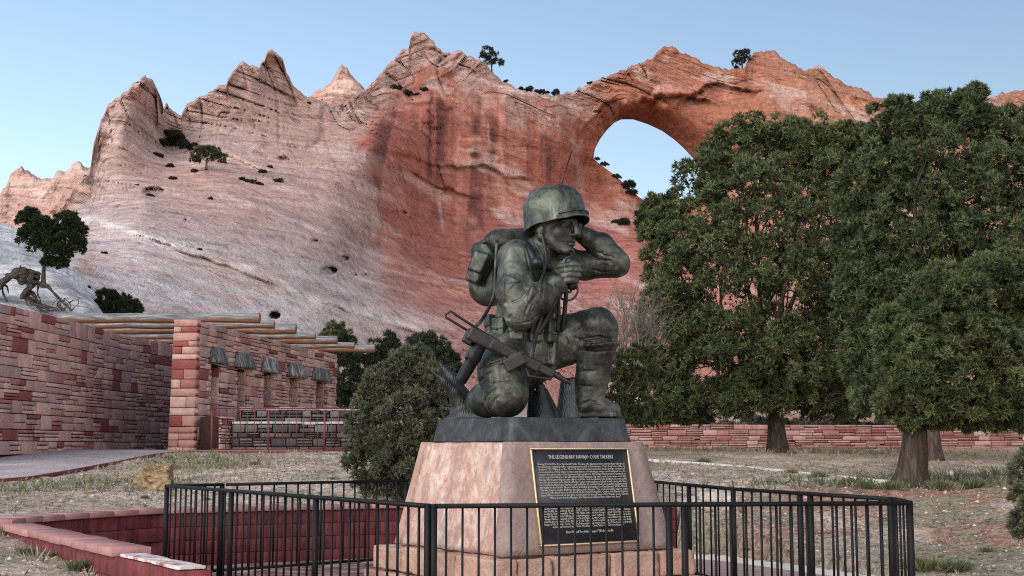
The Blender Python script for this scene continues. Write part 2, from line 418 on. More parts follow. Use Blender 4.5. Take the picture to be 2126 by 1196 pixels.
DP = [(-300, 560, 60), (-300, 870, 55), (100, 870, 55), (300, 870, 57), (500, 870, 64), (700, 870, 74), (900, 870, 86), (1100, 870, 96), (1300, 870, 104), (1600, 870, 108), (2000, 870, 110), (2400, 870, 110), (2700, 600, 130),
      (100, 700, 58), (300, 720, 61), (500, 740, 69), (700, 760, 79), (900, 760, 93), (1100, 760, 102), (1300, 760, 110), (1600, 760, 115), (2000, 760, 118), (2300, 760, 120),
      (60, 560, 62), (150, 560, 64), (300, 600, 67), (300, 500, 76), (300, 420, 86), (250, 345, 98), (262, 250, 103), (300, 170, 107), (196, 320, 103), (225, 225, 108), (322, 240, 112), (140, 430, 92), (110, 470, 84),
      (350, 300, 116), (370, 290, 116), (430, 330, 104), (350, 380, 96), (345, 225, 118), (380, 235, 119), (450, 240, 118), (500, 180, 124), (505, 135, 127), (558, 110, 130), (600, 190, 131), (650, 215, 132), (520, 290, 113),
      (500, 400, 95), (500, 500, 84), (500, 600, 77), (600, 300, 114), (640, 290, 118), (700, 240, 131), (750, 190, 136), (860, 80, 144), (940, 112, 144), (800, 200, 135), (870, 185, 139), (850, 215, 136), (700, 400, 106), (700, 500, 97), (700, 620, 88),
      (780, 300, 121), (740, 350, 113), (800, 420, 117), (760, 520, 108), (800, 620, 98), (900, 220, 136), (900, 300, 135), (900, 400, 133), (900, 500, 126), (900, 600, 113), (900, 690, 100), (1000, 300, 138), (1000, 400, 137), (1000, 500, 133), (1050, 200, 143), (1040, 175, 146),
      (1100, 620, 122), (1100, 450, 140), (1100, 540, 132), (1150, 300, 146), (1180, 220, 150), (1130, 210, 148), (1190, 340, 150), (1215, 340, 155), (1238, 330, 155), (1246, 300, 156), (1265, 275, 158), (1240, 380, 156), (1300, 450, 152), (1300, 410, 153), (1270, 375, 154), (1300, 560, 134), (1250, 500, 146),
      (1260, 180, 152), (1350, 150, 153), (1380, 105, 157), (1300, 215, 150), (1245, 235, 152), (1290, 246, 158), (1340, 258, 159), (1390, 285, 159), (1440, 330, 159), (1380, 225, 151), (1440, 260, 153), (1480, 300, 153), (1500, 250, 150), (1500, 170, 153), (1590, 110, 157), (1600, 200, 149), (1700, 200, 151), (1700, 150, 155),
      (1800, 220, 152), (1550, 350, 150), (1700, 400, 146), (1500, 450, 148), (1450, 430, 156), (1380, 440, 156), (1600, 600, 130), (1900, 300, 151), (2100, 200, 166), (2100, 400, 152), (2300, 300, 160)]
_dr = RBF(np.array([(a, b) for a, b, c in DP]) / 100.0, [c for a, b, c in DP], .02)
L1 = [(-100, 440), (118, 448), (200, 462), (300, 492), (400, 528), (480, 556), (620, 612), (780, 664), (900, 700), (1000, 735)]
L2 = [(300, 500), (430, 560), (560, 615), (700, 690), (800, 735)]
L3 = [(430, 395), (560, 440), (700, 500), (850, 560), (1000, 600), (1150, 640)]
L4 = [(340, 290), (400, 305), (470, 322), (540, 352), (610, 370)]
L5 = [(690, 505), (800, 560), (900, 590), (1050, 620)]
L6 = [(180, 348), (240, 340), (300, 365), (345, 392)]
L7 = [(1270, 246), (1300, 232), (1330, 213), (1370, 200), (1400, 196), (1440, 200), (1480, 215), (1500, 225)]
L8 = [(1395, 225), (1430, 200), (1460, 182), (1490, 172), (1540, 186), (1600, 188)]
L9 = [(1190, 300), (1230, 245), (1255, 215), (1300, 205)]
L10 = [(800, 315), (850, 325), (900, 342), (960, 347), (1010, 345), (1060, 370), (1120, 378)]
L11 = [(830, 345), (900, 382), (960, 402), (1010, 418)]
def ld(L, px, py):
    return py - np.interp(px, [a for a, b in L], [b for a, b in L])
CAVES = [(683, 562, 17, 9, 2.2), (712, 537, 12, 6, 1.6), (736, 571, 6, 3.5, 1.0), (760, 572, 9, 3, .8), (570, 655, 12, 8, 2.6), (653, 500, 8, 3, .8), (835, 443, 9, 6, .9), (820, 442, 7, 5, .8), (385, 458, 4, 3, .6), (320, 398, 24, 9, 1.8), (425, 256, 5, 3, .7), (590, 330, 12, 5, 1.2), (1240, 232, 8, 3, .8)]
PINK = np.array([.57, .375, .325]); RED = np.array([.44, .155, .115]); ORNG = np.array([.46, .185, .11]); GREY = np.array([.80, .765, .765]); TAN = np.array([.52, .30, .215]); ROSE = np.array([.54, .225, .185])
def mixc(c, t, w): return c + (t - c) * w[..., None]
def nz3(a, b, c=0.0): return np.stack([a, b, a * 0 + c], -1)
def groove(n, w): return np.exp(-(n / w) ** 2)
def cliff_disp(px, py, D, ytop):
    p = PA(px, py, D); X, Z = p[..., 0], p[..., 2]
    hi = np.exp(-np.maximum(py - ytop, 0) / 75.0)                          # fractured crest
    slick = sstep(300, 430, py) * (1 - sstep(640, 800, px))
    wall = sstep(730, 800, px) * (1 - sstep(1500, 1700, px)) * sstep(160, 240, py) * (1 - sstep(520, 680, py))
    pk = sstep(690, 780, px) * (1 - sstep(930, 1040, px)) * (1 - sstep(200, 300, py))
    wz = Z + (.30 - 1.0 * pk) * X + 3.0 * fbm(nz3(X * .03, Z * .03), 3, 5)
    d = 1.2 * fbm(nz3(X * .05, Z * .05, 2), 3, 11) * (1 - .5 * slick)
    rough = .10 + .9 * hi + .22 * (1 - slick) * (1 - wall)
    # bedding: steps that jut out, each bed its own thickness
    bed = wz * .50 + .8 * vn(nz3(X * .02, wz * .25), 33); fr = bed - np.floor(bed)
    d -= (.10 + .75 * rough) * .9 * (fr ** 2 - .33) * (.6 + .6 * vn(nz3(X * .06, np.floor(bed) * 3.7), 35))
    bed2 = wz * 1.7 + .9 * vn(nz3(X * .05, wz * .6), 37); fr2 = bed2 - np.floor(bed2)
    d -= (.03 + .28 * rough) * (fr2 ** 2 - .33) * (.5 + .8 * vn(nz3(X * .12, np.floor(bed2) * 2.3), 39))
    rg = ridge(nz3(X * .10, wz * .15, 7), 4, 71)
    d += rough * .85 * (-rg)
    blk = nz3(X * .30 + .22 * wz, wz * .5)
    d += (.03 + 1.1 * hi) * .6 * np.round(vn(blk, 91) * 2.4) / 2.4
    fl = fbm(nz3(X * .30, Z * .022), 4, 51)
    d += wall * (.55 * fl + .45 * np.round(2.2 * vn(nz3(X * .11 + .02 * Z, Z * .05, 3), 55)) / 2.2)
    # open cracks: along the bedding and joints across it
    msk1 = sstep(-.05, .35, vn(nz3(X * .07, Z * .09), 201)); c1 = groove(vn(nz3(X * .035, wz * .42), 203), .035) + .8 * groove(vn(nz3(X * .07, wz * 1.0), 205), .045) * sstep(0, .3, vn(nz3(X * .11, Z * .13), 206))
    msk2 = sstep(.0, .4, vn(nz3(X * .08, Z * .06, 4), 207)); c2 = groove(vn(nz3(X * .28 + .10 * wz, wz * .07), 209), .04) + .7 * groove(vn(nz3(X * .6 + .3 * wz, wz * .22), 211), .05)
    c3 = groove(vn(nz3(X * .10, wz * 1.9), 213), .06) * sstep(-.1, .3, vn(nz3(X * .05, Z * .12, 6), 215)) + .8 * groove(vn(nz3(X * .16, wz * 3.1), 217), .08) * sstep(0, .3, vn(nz3(X * .09, Z * .16, 8), 219))
    d += .30 * c3 * (1 - .5 * wall)
    d += (.55 + 1.0 * rough + .5 * wall) * msk1 * c1 * .85 + (.12 + 1.25 * rough + .35 * wall) * msk2 * c2 * .8
    d += .09 * fbm(nz3(X * .9, Z * 1.3), 3, 61) * (1 + 1.6 * hi)
    for L, A, x0, x1 in ((L1, .8, 130, 950), (L2, .4, 300, 800), (L3, .5, 430, 1150), (L4, 1.6, 345, 610), (L5, .4, 690, 1050), (L6, 1.2, 185, 340)):
        q = ld(L, px, py + 3 * vn(np.stack([px * .04, py * 0, py * 0], -1), 13)); wgt = sstep(x0, x0 + 50, px) * (1 - sstep(x1 - 90, x1, px)) * (.55 + .45 * vn(nz3(px * .02, py * 0), 15))
        d += A * wgt * (sstep(-2, 2, q) * np.exp(-np.maximum(q, 0) / 22.0) - .45 * np.exp(-(q + 6) ** 2 / 40.0))
    # arch: broken lip above the opening, alcove under it
    for L, A, x0, x1, fall in ((L7, 1.8, 1270, 1500, 26), (L8, 1.6, 1395, 1600, 40), (L9, 1.0, 1190, 1300, 18), (L10, .9, 800, 1120, 14), (L11, .8, 830, 1010, 10)):
        q = ld(L, px, py + 4 * vn(nz3(px * .06, py * 0), 14)); wgt = sstep(x0, x0 + 30, px) * (1 - sstep(x1 - 40, x1, px))
        d += A * wgt * (sstep(-2, 2, q) * np.exp(-np.maximum(q, 0) / fall) - .3 * np.exp(-(q + 7) ** 2 / 50.0))
    for cx, cy, rx, ry, dep in CAVES:
        r2 = ((px - cx) / rx) ** 2 + ((py - cy) / ry) ** 2
        d += dep * sstep(1.25, .55, r2)
    d += 1.6 * np.clip(1 - (py - ytop) / 7.0, 0, 1) ** 2
    return d
def cliff_color(px, py, D, ytop):
    p = PA(px, py, D); X, Z = p[..., 0], p[..., 2]
    n1 = fbm(np.stack([X * .07, Z * .07, X * 0], -1), 4, 101); n2 = fbm(np.stack([X * .25, Z * .25, X * 0], -1), 4, 111)
    wz = Z + .30 * X + 2.5 * fbm(np.stack([X * .04, Z * .04, X * 0], -1), 3, 5)
    bn = fbm(np.stack([X * .03, wz * .8, X * 0], -1), 4, 121, .6)
    st = fbm(np.stack([X * .55, Z * .03, X * 0], -1), 4, 131)
    c = np.broadcast_to(PINK, px.shape + (3,)).copy()
    c = mixc(c, np.array([.66, .47, .415]), sstep(0, .8, bn) * .7)
    xb = 742 + 55 * n2 + 30 * st + .42 * np.maximum(py - 470, 0) + .5 * np.maximum(250 - py, 0)
    wr = sstep(-24, 22, px - xb) * sstep(ytop + 40, ytop + 110, py + 45 * n2 + 30 * st) * (1 - .55 * sstep(560, 680, py + 40 * n1))
    c = mixc(c, RED, wr * .92)
    c = mixc(c, ROSE, sstep(1000, 1250, px) * sstep(430, 560, py) * .75)
    wo = sstep(1190, 1290, px + 20 * n2) * (1 - sstep(340, 460, py))
    c = mixc(c, ORNG, wo * .9)
    wt = sstep(1480, 1640, px + 40 * n1) * (1 - .5 * sstep(0, .6, -bn))
    c = mixc(c, TAN, wt * .75)
    wg = sstep(360, 560, py + 55 * n1 + .10 * (500 - px)) * (1 - sstep(560, 900, px - .25 * (py - 500) + 40 * n1))
    below = sstep(-6, 10, ld(L1, px, py) + 6 * n2)
    c = mixc(c, GREY * .80, wg * .9 * (1 - below)); c = mixc(c, GREY, wg * .95 * below * (1 - .35 * sstep(450, 800, px)))
    c = mixc(c, np.array([.50, .37, .35]), (1 - sstep(640, 740, px)) * sstep(400, 470, py) * sstep(-.1, .6, bn) * .55)
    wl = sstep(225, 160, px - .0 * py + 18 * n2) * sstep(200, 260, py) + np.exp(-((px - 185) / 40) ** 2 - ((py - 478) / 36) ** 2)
    c = mixc(c, np.array([.70, .38, .20]), np.clip(wl, 0, 1) * .55 * sstep(-.35, .25, n2))  # warm low-sun glow on the left edges, painted into the rock colour
    for L, W, A, x0, x1 in ((L1, 8, 1.0, 120, 1000), (L2, 3, .5, 300, 800), (L3, 4, .45, 430, 1150), (L5, 3, .4, 690, 1050), (L4, 5, .5, 345, 700)):
        q = ld(L, px, py) + 5 * n2
        c = mixc(c, np.array([.86, .80, .75]), A * np.exp(-((q + W * .6) / W) ** 2) * sstep(x0, x0 + 40, px) * (1 - sstep(x1 - 200, x1, px)))
    # desert varnish and mineral streaks on the steep wall
    wv = sstep(745, 800, px) * (1 - sstep(1190, 1330, px)) * sstep(ytop + 60, ytop + 130, py) * (1 - sstep(360, 500, py + 60 * n2))
    c = mixc(c, np.array([.13, .055, .05]), wv * sstep(.25, .75, st) * .75)
    c = mixc(c, np.array([.66, .36, .27]), wv * sstep(.35, .9, -st) * .6)
    for sx, y0, y1, wd, dk in ((893, 180, 385, 3.6, 1), (889, 330, 385, 6, .7), (985, 225, 350, 4.5, .8), (972, 240, 300, 4, .6), (1085, 290, 340, 5, .5), (862, 230, 300, 4, .4), (940, 200, 330, 3, .5)):
        q = px - sx - 3 * vn(np.stack([py * .03, py * 0, py * 0], -1), 7)
        c = mixc(c, np.array([.075, .045, .045]), dk * np.exp(-(q / wd) ** 2) * sstep(y0, y0 + 25, py) * (1 - sstep(y1 - 40, y1, py)) * (.6 + .4 * sstep(-.4, .3, n2)))
    for sx, y0, y1, wd, dk in ((908, 380, 500, 4, .6), (1040, 290, 360, 3, .5), (1195, 300, 420, 9, .4), (1012, 250, 330, 2.5, .5), (560, 440, 505, 3, .3)):
        q = px - sx - 4 * vn(np.stack([py * .02, py * 0, py * 0 + 4], -1), 8) - .12 * (py - y0)
        c = mixc(c, np.array([.70, .52, .45]), dk * np.exp(-(q / wd) ** 2) * sstep(y0, y0 + 25, py) * (1 - sstep(y1 - 40, y1, py)))
    c = mixc(c, np.array([.10, .085, .08]), .75 * np.exp(-((px - 672) / 26) ** 2 - ((py - 462) / 13) ** 2) * sstep(-.2, .4, st))
    c = mixc(c, np.array([.72, .55, .49]), sstep(.35, .7, n2 * .7 + .5 * bn) * .6)
    wb = wr * sstep(.3, .7, vn(np.stack([X * .45 + .2 * Z, Z * .6, X * 0], -1), 141) + .4 * n2)
    c = mixc(c, np.array([.60, .30, .235]), wb * .7)
    return np.clip(c * np.array([.72, .70, .70]), .02, .9)
def hole_sd(px, py, poly):
    q = np.array(poly, float); n = len(q); best = np.full(px.shape, 1e9); bx = np.zeros(px.shape); by = np.zeros(px.shape)
    for i in range(n):
        a = q[i]; b = q[(i + 1) % n]; e = b - a
        t = np.clip(((px - a[0]) * e[0] + (py - a[1]) * e[1]) / (e @ e), 0, 1)
        cx = a[0] + t * e[0]; cy = a[1] + t * e[1]; dd = np.hypot(px - cx, py - cy)
        k = dd < best; best = np.where(k, dd, best); bx = np.where(k, cx, bx); by = np.where(k, cy, by)
    ins = in_poly(px, py, [tuple(t) for t in poly])
    return np.where(ins, -best, best), bx, by
def rock_sheet(name, top, x0, x1, step, ybase, rows, Dfun, disp, colf, mat, hole=None, jag=2.0, backs=((3, .5), (8, 4), (16, 14), (26, 40)), seed=0, tpow=1.0):
    cols = np.arange(x0, x1 + step, step)
    yt = np.interp(cols, [a for a, b in top], [b for a, b in top])
    yt = yt + jag * fbm(np.stack([cols * .09, cols * 0 + seed, cols * 0], -1), 5, 3, .75) + .7 * jag * np.round(1.5 * vn(np.stack([cols * .16, cols * 0 + seed, cols * 0], -1), 6))
    t = np.linspace(0, 1, rows) ** tpow
    kn = np.exp(-(np.arange(-12, 13) / 5.0) ** 2); kn /= kn.sum(); ym = np.convolve(np.pad(yt, 12, mode='edge'), kn, 'valid')
    ylo = np.maximum(np.minimum(ym + 70, ybase - 5), yt + 5); tk = .66
    px = np.repeat(cols[:, None], rows, 1)
    py = np.where(t[None] < tk, ybase + (ylo[:, None] - ybase) * (t[None] / tk), ylo[:, None] + (yt - ylo)[:, None] * ((t[None] - tk) / (1 - tk)))
    YT = np.repeat(yt[:, None], rows, 1); YT = YT + (np.repeat(ym[:, None], rows, 1) - YT) * sstep(10, 60, py - YT)
    kill = None
    if hole is not None:
        sd, bx, by = hole_sd(px, py, hole); kill = sd < 0
        nbr = np.zeros_like(kill)                       # grid points left standing next to the opening move onto its outline
        for a in (-1, 0, 1):
            for b in (-1, 0, 1): nbr |= np.roll(np.roll(kill, a, 0), b, 1)
        snap = nbr & ~kill
        px = np.where(snap, bx, px); py = np.where(snap, by, py)
    D = Dfun(px, py); D = D + disp(px, py, D, YT)
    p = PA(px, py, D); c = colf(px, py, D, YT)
    extra = []; ec = []
    for dy, dz in backs:
        e = p[:, -1].copy(); e[:, 1] += dy * (np.where((cols > 1215) & (cols < 1480), .34, 1.0) if hole is not None else 1.0); low = np.full(len(cols), -2.0)
        if hole is not None:                                # the bridge over the opening is a slab, not a curtain
            hx = (cols > 1215) & (cols < 1480)
            low = np.where(hx, PA(cols, np.interp(cols, [1215, 1260, 1300, 1345, 1400, 1438, 1480], [215, 200, 190, 195, 215, 245, 270]), e[:, 1])[:, 2], low)
        e[:, 2] = np.maximum(e[:, 2] - dz, low); e[:, 0] *= 1 + dy * .002; extra.append(e[:, None]); ec.append(c[:, -1:])
    V = np.concatenate([p] + extra, 1); C = np.concatenate([c] + ec, 1)
    nx, ny = V.shape[:2]; idx = np.arange(nx * ny).reshape(nx, ny)
    F = np.stack([idx[:-1, :-1], idx[1:, :-1], idx[1:, 1:], idx[:-1, 1:]], -1).reshape(-1, 4)
    VV = V.reshape(-1, 3); CC = C.reshape(-1, 3)
    if kill is not None:
        kk = np.zeros((nx, ny), bool); kk[:, :rows] = kill; F = F[~kk.ravel()[F].any(1)]
        sn = np.zeros((nx, ny), bool); sn[:, :rows] = snap
        # inner wall of the opening: extrude the free edges round the hole backwards
        E = np.concatenate([F[:, [0, 1]], F[:, [1, 2]], F[:, [2, 3]], F[:, [3, 0]]]); key = np.sort(E, 1); kk2 = key[:, 0].astype(np.int64) * (nx * ny) + key[:, 1]
        u, ind, cnt = np.unique(kk2, return_index=True, return_counts=True)
        be = E[ind[cnt == 1]]; sm = sn.ravel()
        be = be[sm[be].all(1)]
        vi = np.unique(be); mp = {int(a): i for i, a in enumerate(vi)}
        b1 = VV[vi] * 1.0; ctr = np.array([P(1345, 335, 160)]); 
        n0 = len(VV); layers = []
        for k, (dy, g) in enumerate(((2.0, .05), (5.0, .14), (8.0, .26))):     # the span flares open towards its back
            e = b1.copy(); e[:, 1] += dy; e[:, [0, 2]] += (e[:, [0, 2]] - ctr[:, [0, 2]]) * g; e[:, 2] += np.where(e[:, 2] > ctr[0, 2] - 2, dy * .30, dy * .1); layers.append(e)
        VV = np.concatenate([VV] + layers); CC = np.concatenate([CC] + [CC[vi]] * 3)
        fx = []
        m_ = len(vi)
        a = np.array([mp[int(q)] for q in be[:, 0]]); b = np.array([mp[int(q)] for q in be[:, 1]])
        fx.append(np.stack([be[:, 1], be[:, 0], n0 + a, n0 + b], -1))
        for k in range(2): fx.append(np.stack([n0 + k * m_ + b, n0 + k * m_ + a, n0 + (k + 1) * m_ + a, n0 + (k + 1) * m_ + b], -1))
        F = np.concatenate([F] + fx)
    o = link(name, mesh(name, VV, F, True, CC), mat)
    o['kind'] = 'structure'
    return o, (cols, py, p)
def cliff_D(px, py): return _dr(np.stack([px, py], -1) / 100.0)
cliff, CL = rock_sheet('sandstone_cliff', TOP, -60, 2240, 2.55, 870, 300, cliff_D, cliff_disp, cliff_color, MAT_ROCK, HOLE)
def cliff_at(px, py):
    cols, PY, p = CL; i = int(np.argmin(abs(cols - px))); j = int(np.argmin(abs(PY[i] - py))); return Vector(p[i, j])

# lone spire behind the saddle
CONE = [(600, 230), (640, 205), (655, 190), (672, 182), (690, 165), (699, 150), (704, 138), (710, 132), (722, 139), (727, 153), (742, 170), (756, 183), (775, 200), (800, 235)]
def spire_disp(px, py, D, yt):
    p = PA(px, py, D); X, Z = p[..., 0], p[..., 2]
    wz = Z + .1 * X
    return .7 * fbm(np.stack([X * .15, wz * .9, X * 0], -1), 4, 231, .6) - .5 * ridge(np.stack([X * .2, wz * .3, X * 0], -1), 4, 271) + 2.5 * np.clip(1 - (py - yt) / 12, 0, 1) ** 2
def spire_col(px, py, D, yt):
    p = PA(px, py, D); n = fbm(p * .3, 4, 41)
    return mixc(np.broadcast_to(np.array([.50, .31, .26]), px.shape + (3,)), np.array([.62, .43, .36]), sstep(-.2, .6, n))
rock_sheet('sandstone_spire', CONE, 600, 800, 2.5, 300, 60, lambda px, py: 158 + .0006 * (px - 708) ** 2 - .05 * (py - 180), spire_disp, spire_col, MAT_ROCK, jag=1.5)
CRAG = [(-200, 420), (-60, 420), (0, 402), (14, 386), (20, 366), (34, 356), (46, 347), (60, 352), (66, 363), (95, 368), (113, 366), (119, 356), (138, 356), (150, 343), (168, 337), (177, 349), (192, 352), (240, 380), (300, 420)]
rock_sheet('distant_crag', CRAG, -200, 300, 2.5, 560, 80, lambda px, py: 168 - .10 * (py - 340), spire_disp, spire_col, MAT_ROCK, jag=3, seed=5)

# pale slickrock dome behind the curved wall
DOME = [(-300, 395), (-150, 420), (-40, 447), (0, 461), (40, 474), (80, 500), (110, 528), (135, 548), (160, 570), (190, 602), (215, 636), (235, 655), (260, 680), (300, 720)]
def dome_D(px, py): return 43 + .012 * (870 - py) + .030 * np.maximum(640 - py, 0) + .012 * (px - 100)
def dome_disp(px, py, D, yt):
    p = PA(px, py, D); X, Z = p[..., 0], p[..., 2]
    wz = Z + .45 * X
    d = .9 * fbm(np.stack([X * .25, Z * .25, X * 0], -1), 3, 311) + .16 * fbm(np.stack([X * .25, wz * 1.6, X * 0], -1), 4, 321, .6) - .25 * ridge(np.stack([X * .3, wz * .6, X * 0], -1), 3, 331)
    return d + 5.0 * np.clip(1 - (py - yt) / 60.0, 0, 1) ** 2
def dome_col(px, py, D, yt):
    p = PA(px, py, D); n = fbm(p * .6, 4, 43)
    return mixc(np.broadcast_to(np.array([.42, .415, .43]), px.shape + (3,)), np.array([.58, .57, .575]), sstep(-.3, .5, n))
dome, DM = rock_sheet('slickrock_dome', DOME, -200, 300, 2.8, 870, 130, dome_D, dome_disp, dome_col, MAT_SLICK, jag=1.2, backs=((4, .6), (9, 3), (14, 12)))
def dome_at(px, py):
    cols, PY, p = DM; i = int(np.argmin(abs(cols - px))); j = int(np.argmin(abs(PY[i] - py))); return Vector(p[i, j])
# ================================================================ PEDESTAL
def rough_block(c8, n=6, amp=.01, freq=6.0, seed=0, rnd=.0, name='block'):
    """block from 8 corners (4 bottom ccw, 4 top ccw): subdivided faces pushed about by noise, edges worn"""
    c = np.array([tuple(q) for q in c8], float); V = []; F = []; key = {}
    def pt(u, v, w_):
        b = (c[0] * (1 - u) + c[1] * u) * (1 - v) + (c[3] * (1 - u) + c[2] * u) * v
        t = (c[4] * (1 - u) + c[5] * u) * (1 - v) + (c[7] * (1 - u) + c[6] * u) * v
        return b * (1 - w_) + t * w_
    def vid(i, j, k):
        q = (i, j, k)
        if q not in key: key[q] = len(V); V.append(pt(i / n, j / n, k / n))
        return key[q]
    for i in range(n):
        for j in range(n):
            F += [(vid(i, j, 0), vid(i, j + 1, 0), vid(i + 1, j + 1, 0), vid(i + 1, j, 0)), (vid(i, j, n), vid(i + 1, j, n), vid(i + 1, j + 1, n), vid(i, j + 1, n)),
                  (vid(i, 0, j), vid(i + 1, 0, j), vid(i + 1, 0, j + 1), vid(i, 0, j + 1)), (vid(i, n, j), vid(i, n, j + 1), vid(i + 1, n, j + 1), vid(i + 1, n, j)),
                  (vid(0, i, j), vid(0, i, j + 1), vid(0, i + 1, j + 1), vid(0, i + 1, j)), (vid(n, i, j), vid(n, i + 1, j), vid(n, i + 1, j + 1), vid(n, i, j + 1))]
    V = np.array(V); K_ = np.array(list(key.keys())); on = ((K_ == 0) | (K_ == n)).sum(1)
    ctr = c.mean(0); dirv = ctr - V; L = np.linalg.norm(dirv, axis=1, keepdims=True); dirv /= L
    d = amp * (fbm(V * freq + seed * 7.1, 3, seed) * .8 + .4) + rnd * np.where(on == 3, 1.6, np.where(on == 2, .8, 0))
    V = V + dirv * np.abs(d)[:, None]
    return mesh(name, V, np.array(F), True)
def stone_mat(name, stops, sc=3.0, rough=.85, bump=.5, flake=True):
    m = Mat(name, rough, 0, .25); cw = m.co(kind='World')
    a = m.noise(cw, sc, 8, .68, .35); b = m.noise(cw, sc * 7, 6, .7); r_ = m.rnd()
    c = m.ramp(a, stops)
    c = m.mix(c, m.ramp(b, [(.3, .8), (.65, 1.12)]), 1.0, 'MULTIPLY')
    c = m.mix(c, m.ramp(r_, [(0, (.82, .80, .80)), (.5, (1, 1, 1)), (1, (1.15, 1.05, .98))]), 1.0, 'MULTIPLY')
    m.color(c)
    if flake:
        q = m.ramp(m.noise(cw, sc * 1.3, 5, .55, 1.5), [(.42, 0.0), (.44, .35), (.52, .4), (.535, .75), (.6, .8), (.615, 1.0)])
        m.bump(q, .45, .02)
    m.bump(b, bump, .02)
    return m
MAT_PED = stone_mat('pink_flagstone', [(.28, (0.312, 0.173, 0.143)), (.42, (0.390, 0.238, 0.194)), (.55, (0.452, 0.302, 0.252)), (.68, (0.390, 0.259, 0.224)), (.8, (0.484, 0.353, 0.299))], 2.2).m
m = stone_mat('mauve_flagstone', [(.3, (0.183, 0.137, 0.129)), (.5, (0.239, 0.181, 0.170)), (.7, (0.282, 0.230, 0.210))], 2.6, .8, .35)
MAT_PEDR = m.m
m = stone_mat('streaked_flagstone', [(.28, (0.318, 0.198, 0.173)), (.42, (0.394, 0.275, 0.228)), (.55, (0.454, 0.343, 0.294)), (.72, (0.356, 0.252, 0.228)), (.85, (0.469, 0.382, 0.330))], 3.0)
sv = m.noise(m.co((5, 5, .5), 'World'), 1.3, 5, .6, .5)
src = m.b.inputs['Base Color'].links[0].from_socket
pt_ = m.noise(m.co((1, 1, .8), 'World'), 6.5, 9, .68, .25); src = m.mix(src, (.33, .175, .15), m.ramp(pt_, [(.52, 0.0), (.56, .7)])); src = m.mix(src, (.56, .46, .40), m.ramp(pt_, [(.40, .8), (.44, 0.0)]))
m.color(m.mix(src, (.23, .205, .185), m.ramp(sv, [(.57, 0.0), (.66, .8)])))
MAT_PEDL = m.m
MAT_TIER = stone_mat('rockfaced_sandstone', [(.28, (0.307, 0.168, 0.123)), (.45, (0.404, 0.252, 0.193)), (.6, (0.452, 0.319, 0.255)), (.75, (0.484, 0.378, 0.312))], 3.5, .88, .8).m
TH = R(33.0); UU = Vector((math.cos(TH), math.sin(TH), 0)); VVv = Vector((-math.sin(TH), math.cos(TH), 0))
CB = Vector((-.10, 12.15, 0)); PA_, PB_ = 2.0, 2.06; ZB, ZT, INS = .50, 1.53, .2
def ped(u, v, z):
    """point of the battered pedestal: u,v in 0..1 across its plan at height z"""
    k = (z - ZB) / (ZT - ZB) * INS
    return CB + UU * (k + u * (PA_ - 2 * k)) + VVv * (k + v * (PB_ - 2 * k)) + Vector((0, 0, z))
def pblock(u0, u1, v0, v1, z0, z1): return [ped(u0, v0, z0), ped(u1, v0, z0), ped(u1, v1, z0), ped(u0, v1, z0), ped(u0, v0, z1), ped(u1, v0, z1), ped(u1, v1, z1), ped(u0, v1, z1)]
pd = empty('stone_pedestal', CB + (UU * PA_ + VVv * PB_) * .5)
tag(pd, 'battered pedestal of pink flagstone slabs on rock-faced base under the bronze soldier', 'pedestal')
e = .052
child('slab', rough_block(pblock(0, 1, 0, e, ZB, ZT), 14, .006, 4, 1), MAT_PEDR, pd)['label'] = 'mauve front slab carrying the plaque'
child('slab', rough_block(pblock(0.006, 1, 1 - e, 1, ZB, ZT), 8, .006, 4, 2), MAT_PED, pd)
child('slab', rough_block(pblock(.016, e, e + .005, 1 - e - .005, ZB, ZT - .004), 20, .02, 3, 3), MAT_PEDL, pd)['label'] = 'flaked pink slab with dark vertical streaks'
child('slab', rough_block(pblock(1 - e, .99, e + .002, 1 - e - .002, ZB, ZT - .004), 8, .01, 3, 4), MAT_PED, pd)
child('core', rough_block(pblock(e, 1 - e, e, 1 - e, ZB - .02, ZT - .008), 2, .0, 3, 5), MAT_PED, pd)
def tier(o, z0, z1, cuts_u, cuts_v, seed):
    c0 = CB - (UU + VVv) * o; A = PA_ + 2 * o; B = PB_ + 2 * o; dp = .30; g = .004
    def blk(u0, u1, v0, v1, s):
        q = [c0 + UU * u0 + VVv * v0, c0 + UU * u1 + VVv * v0, c0 + UU * u1 + VVv * v1, c0 + UU * u0 + VVv * v1]
        j = random.uniform(-.012, .008)
        child('base_stone', rough_block([p + Vector((0, 0, z0)) for p in q] + [p + Vector((0, 0, z1 + j)) for p in q], 12, .024, 6, s, .003), MAT_TIER, pd)
    cu = [0] + cuts_u + [1]; cv = [0] + cuts_v + [1]
    for i in range(len(cu) - 1): blk(cu[i] * A + g, cu[i + 1] * A - g, random.uniform(-.02, .012), dp, seed + i)
    for i in range(len(cu) - 1): blk(cu[i] * A + g, cu[i + 1] * A - g, B - dp, B, seed + 20 + i)
    for i in range(len(cv) - 1):
        a0 = max(cv[i] * B, dp) + g; a1 = min(cv[i + 1] * B, B - dp) - g
        blk(random.uniform(-.02, .012), dp, a0, a1, seed + 40 + i); blk(A - dp, A, a0, a1, seed + 60 + i)
tier(.15, .25, .495, [.10, .27, .55, .80], [.30, .52, .74], 100)
tier(.22, -.05, .245, [.18, .42, .66, .86], [.22, .46, .70], 200)
child('core', rough_block([CB + UU * a + VVv * b + Vector((0, 0, z)) for z in (-.05, .485) for a, b in ((0.1, .1), (1.9, .1), (1.9, 1.9), (.1, 1.9))], 2, 0, 1, 9), MAT_TIER, pd)

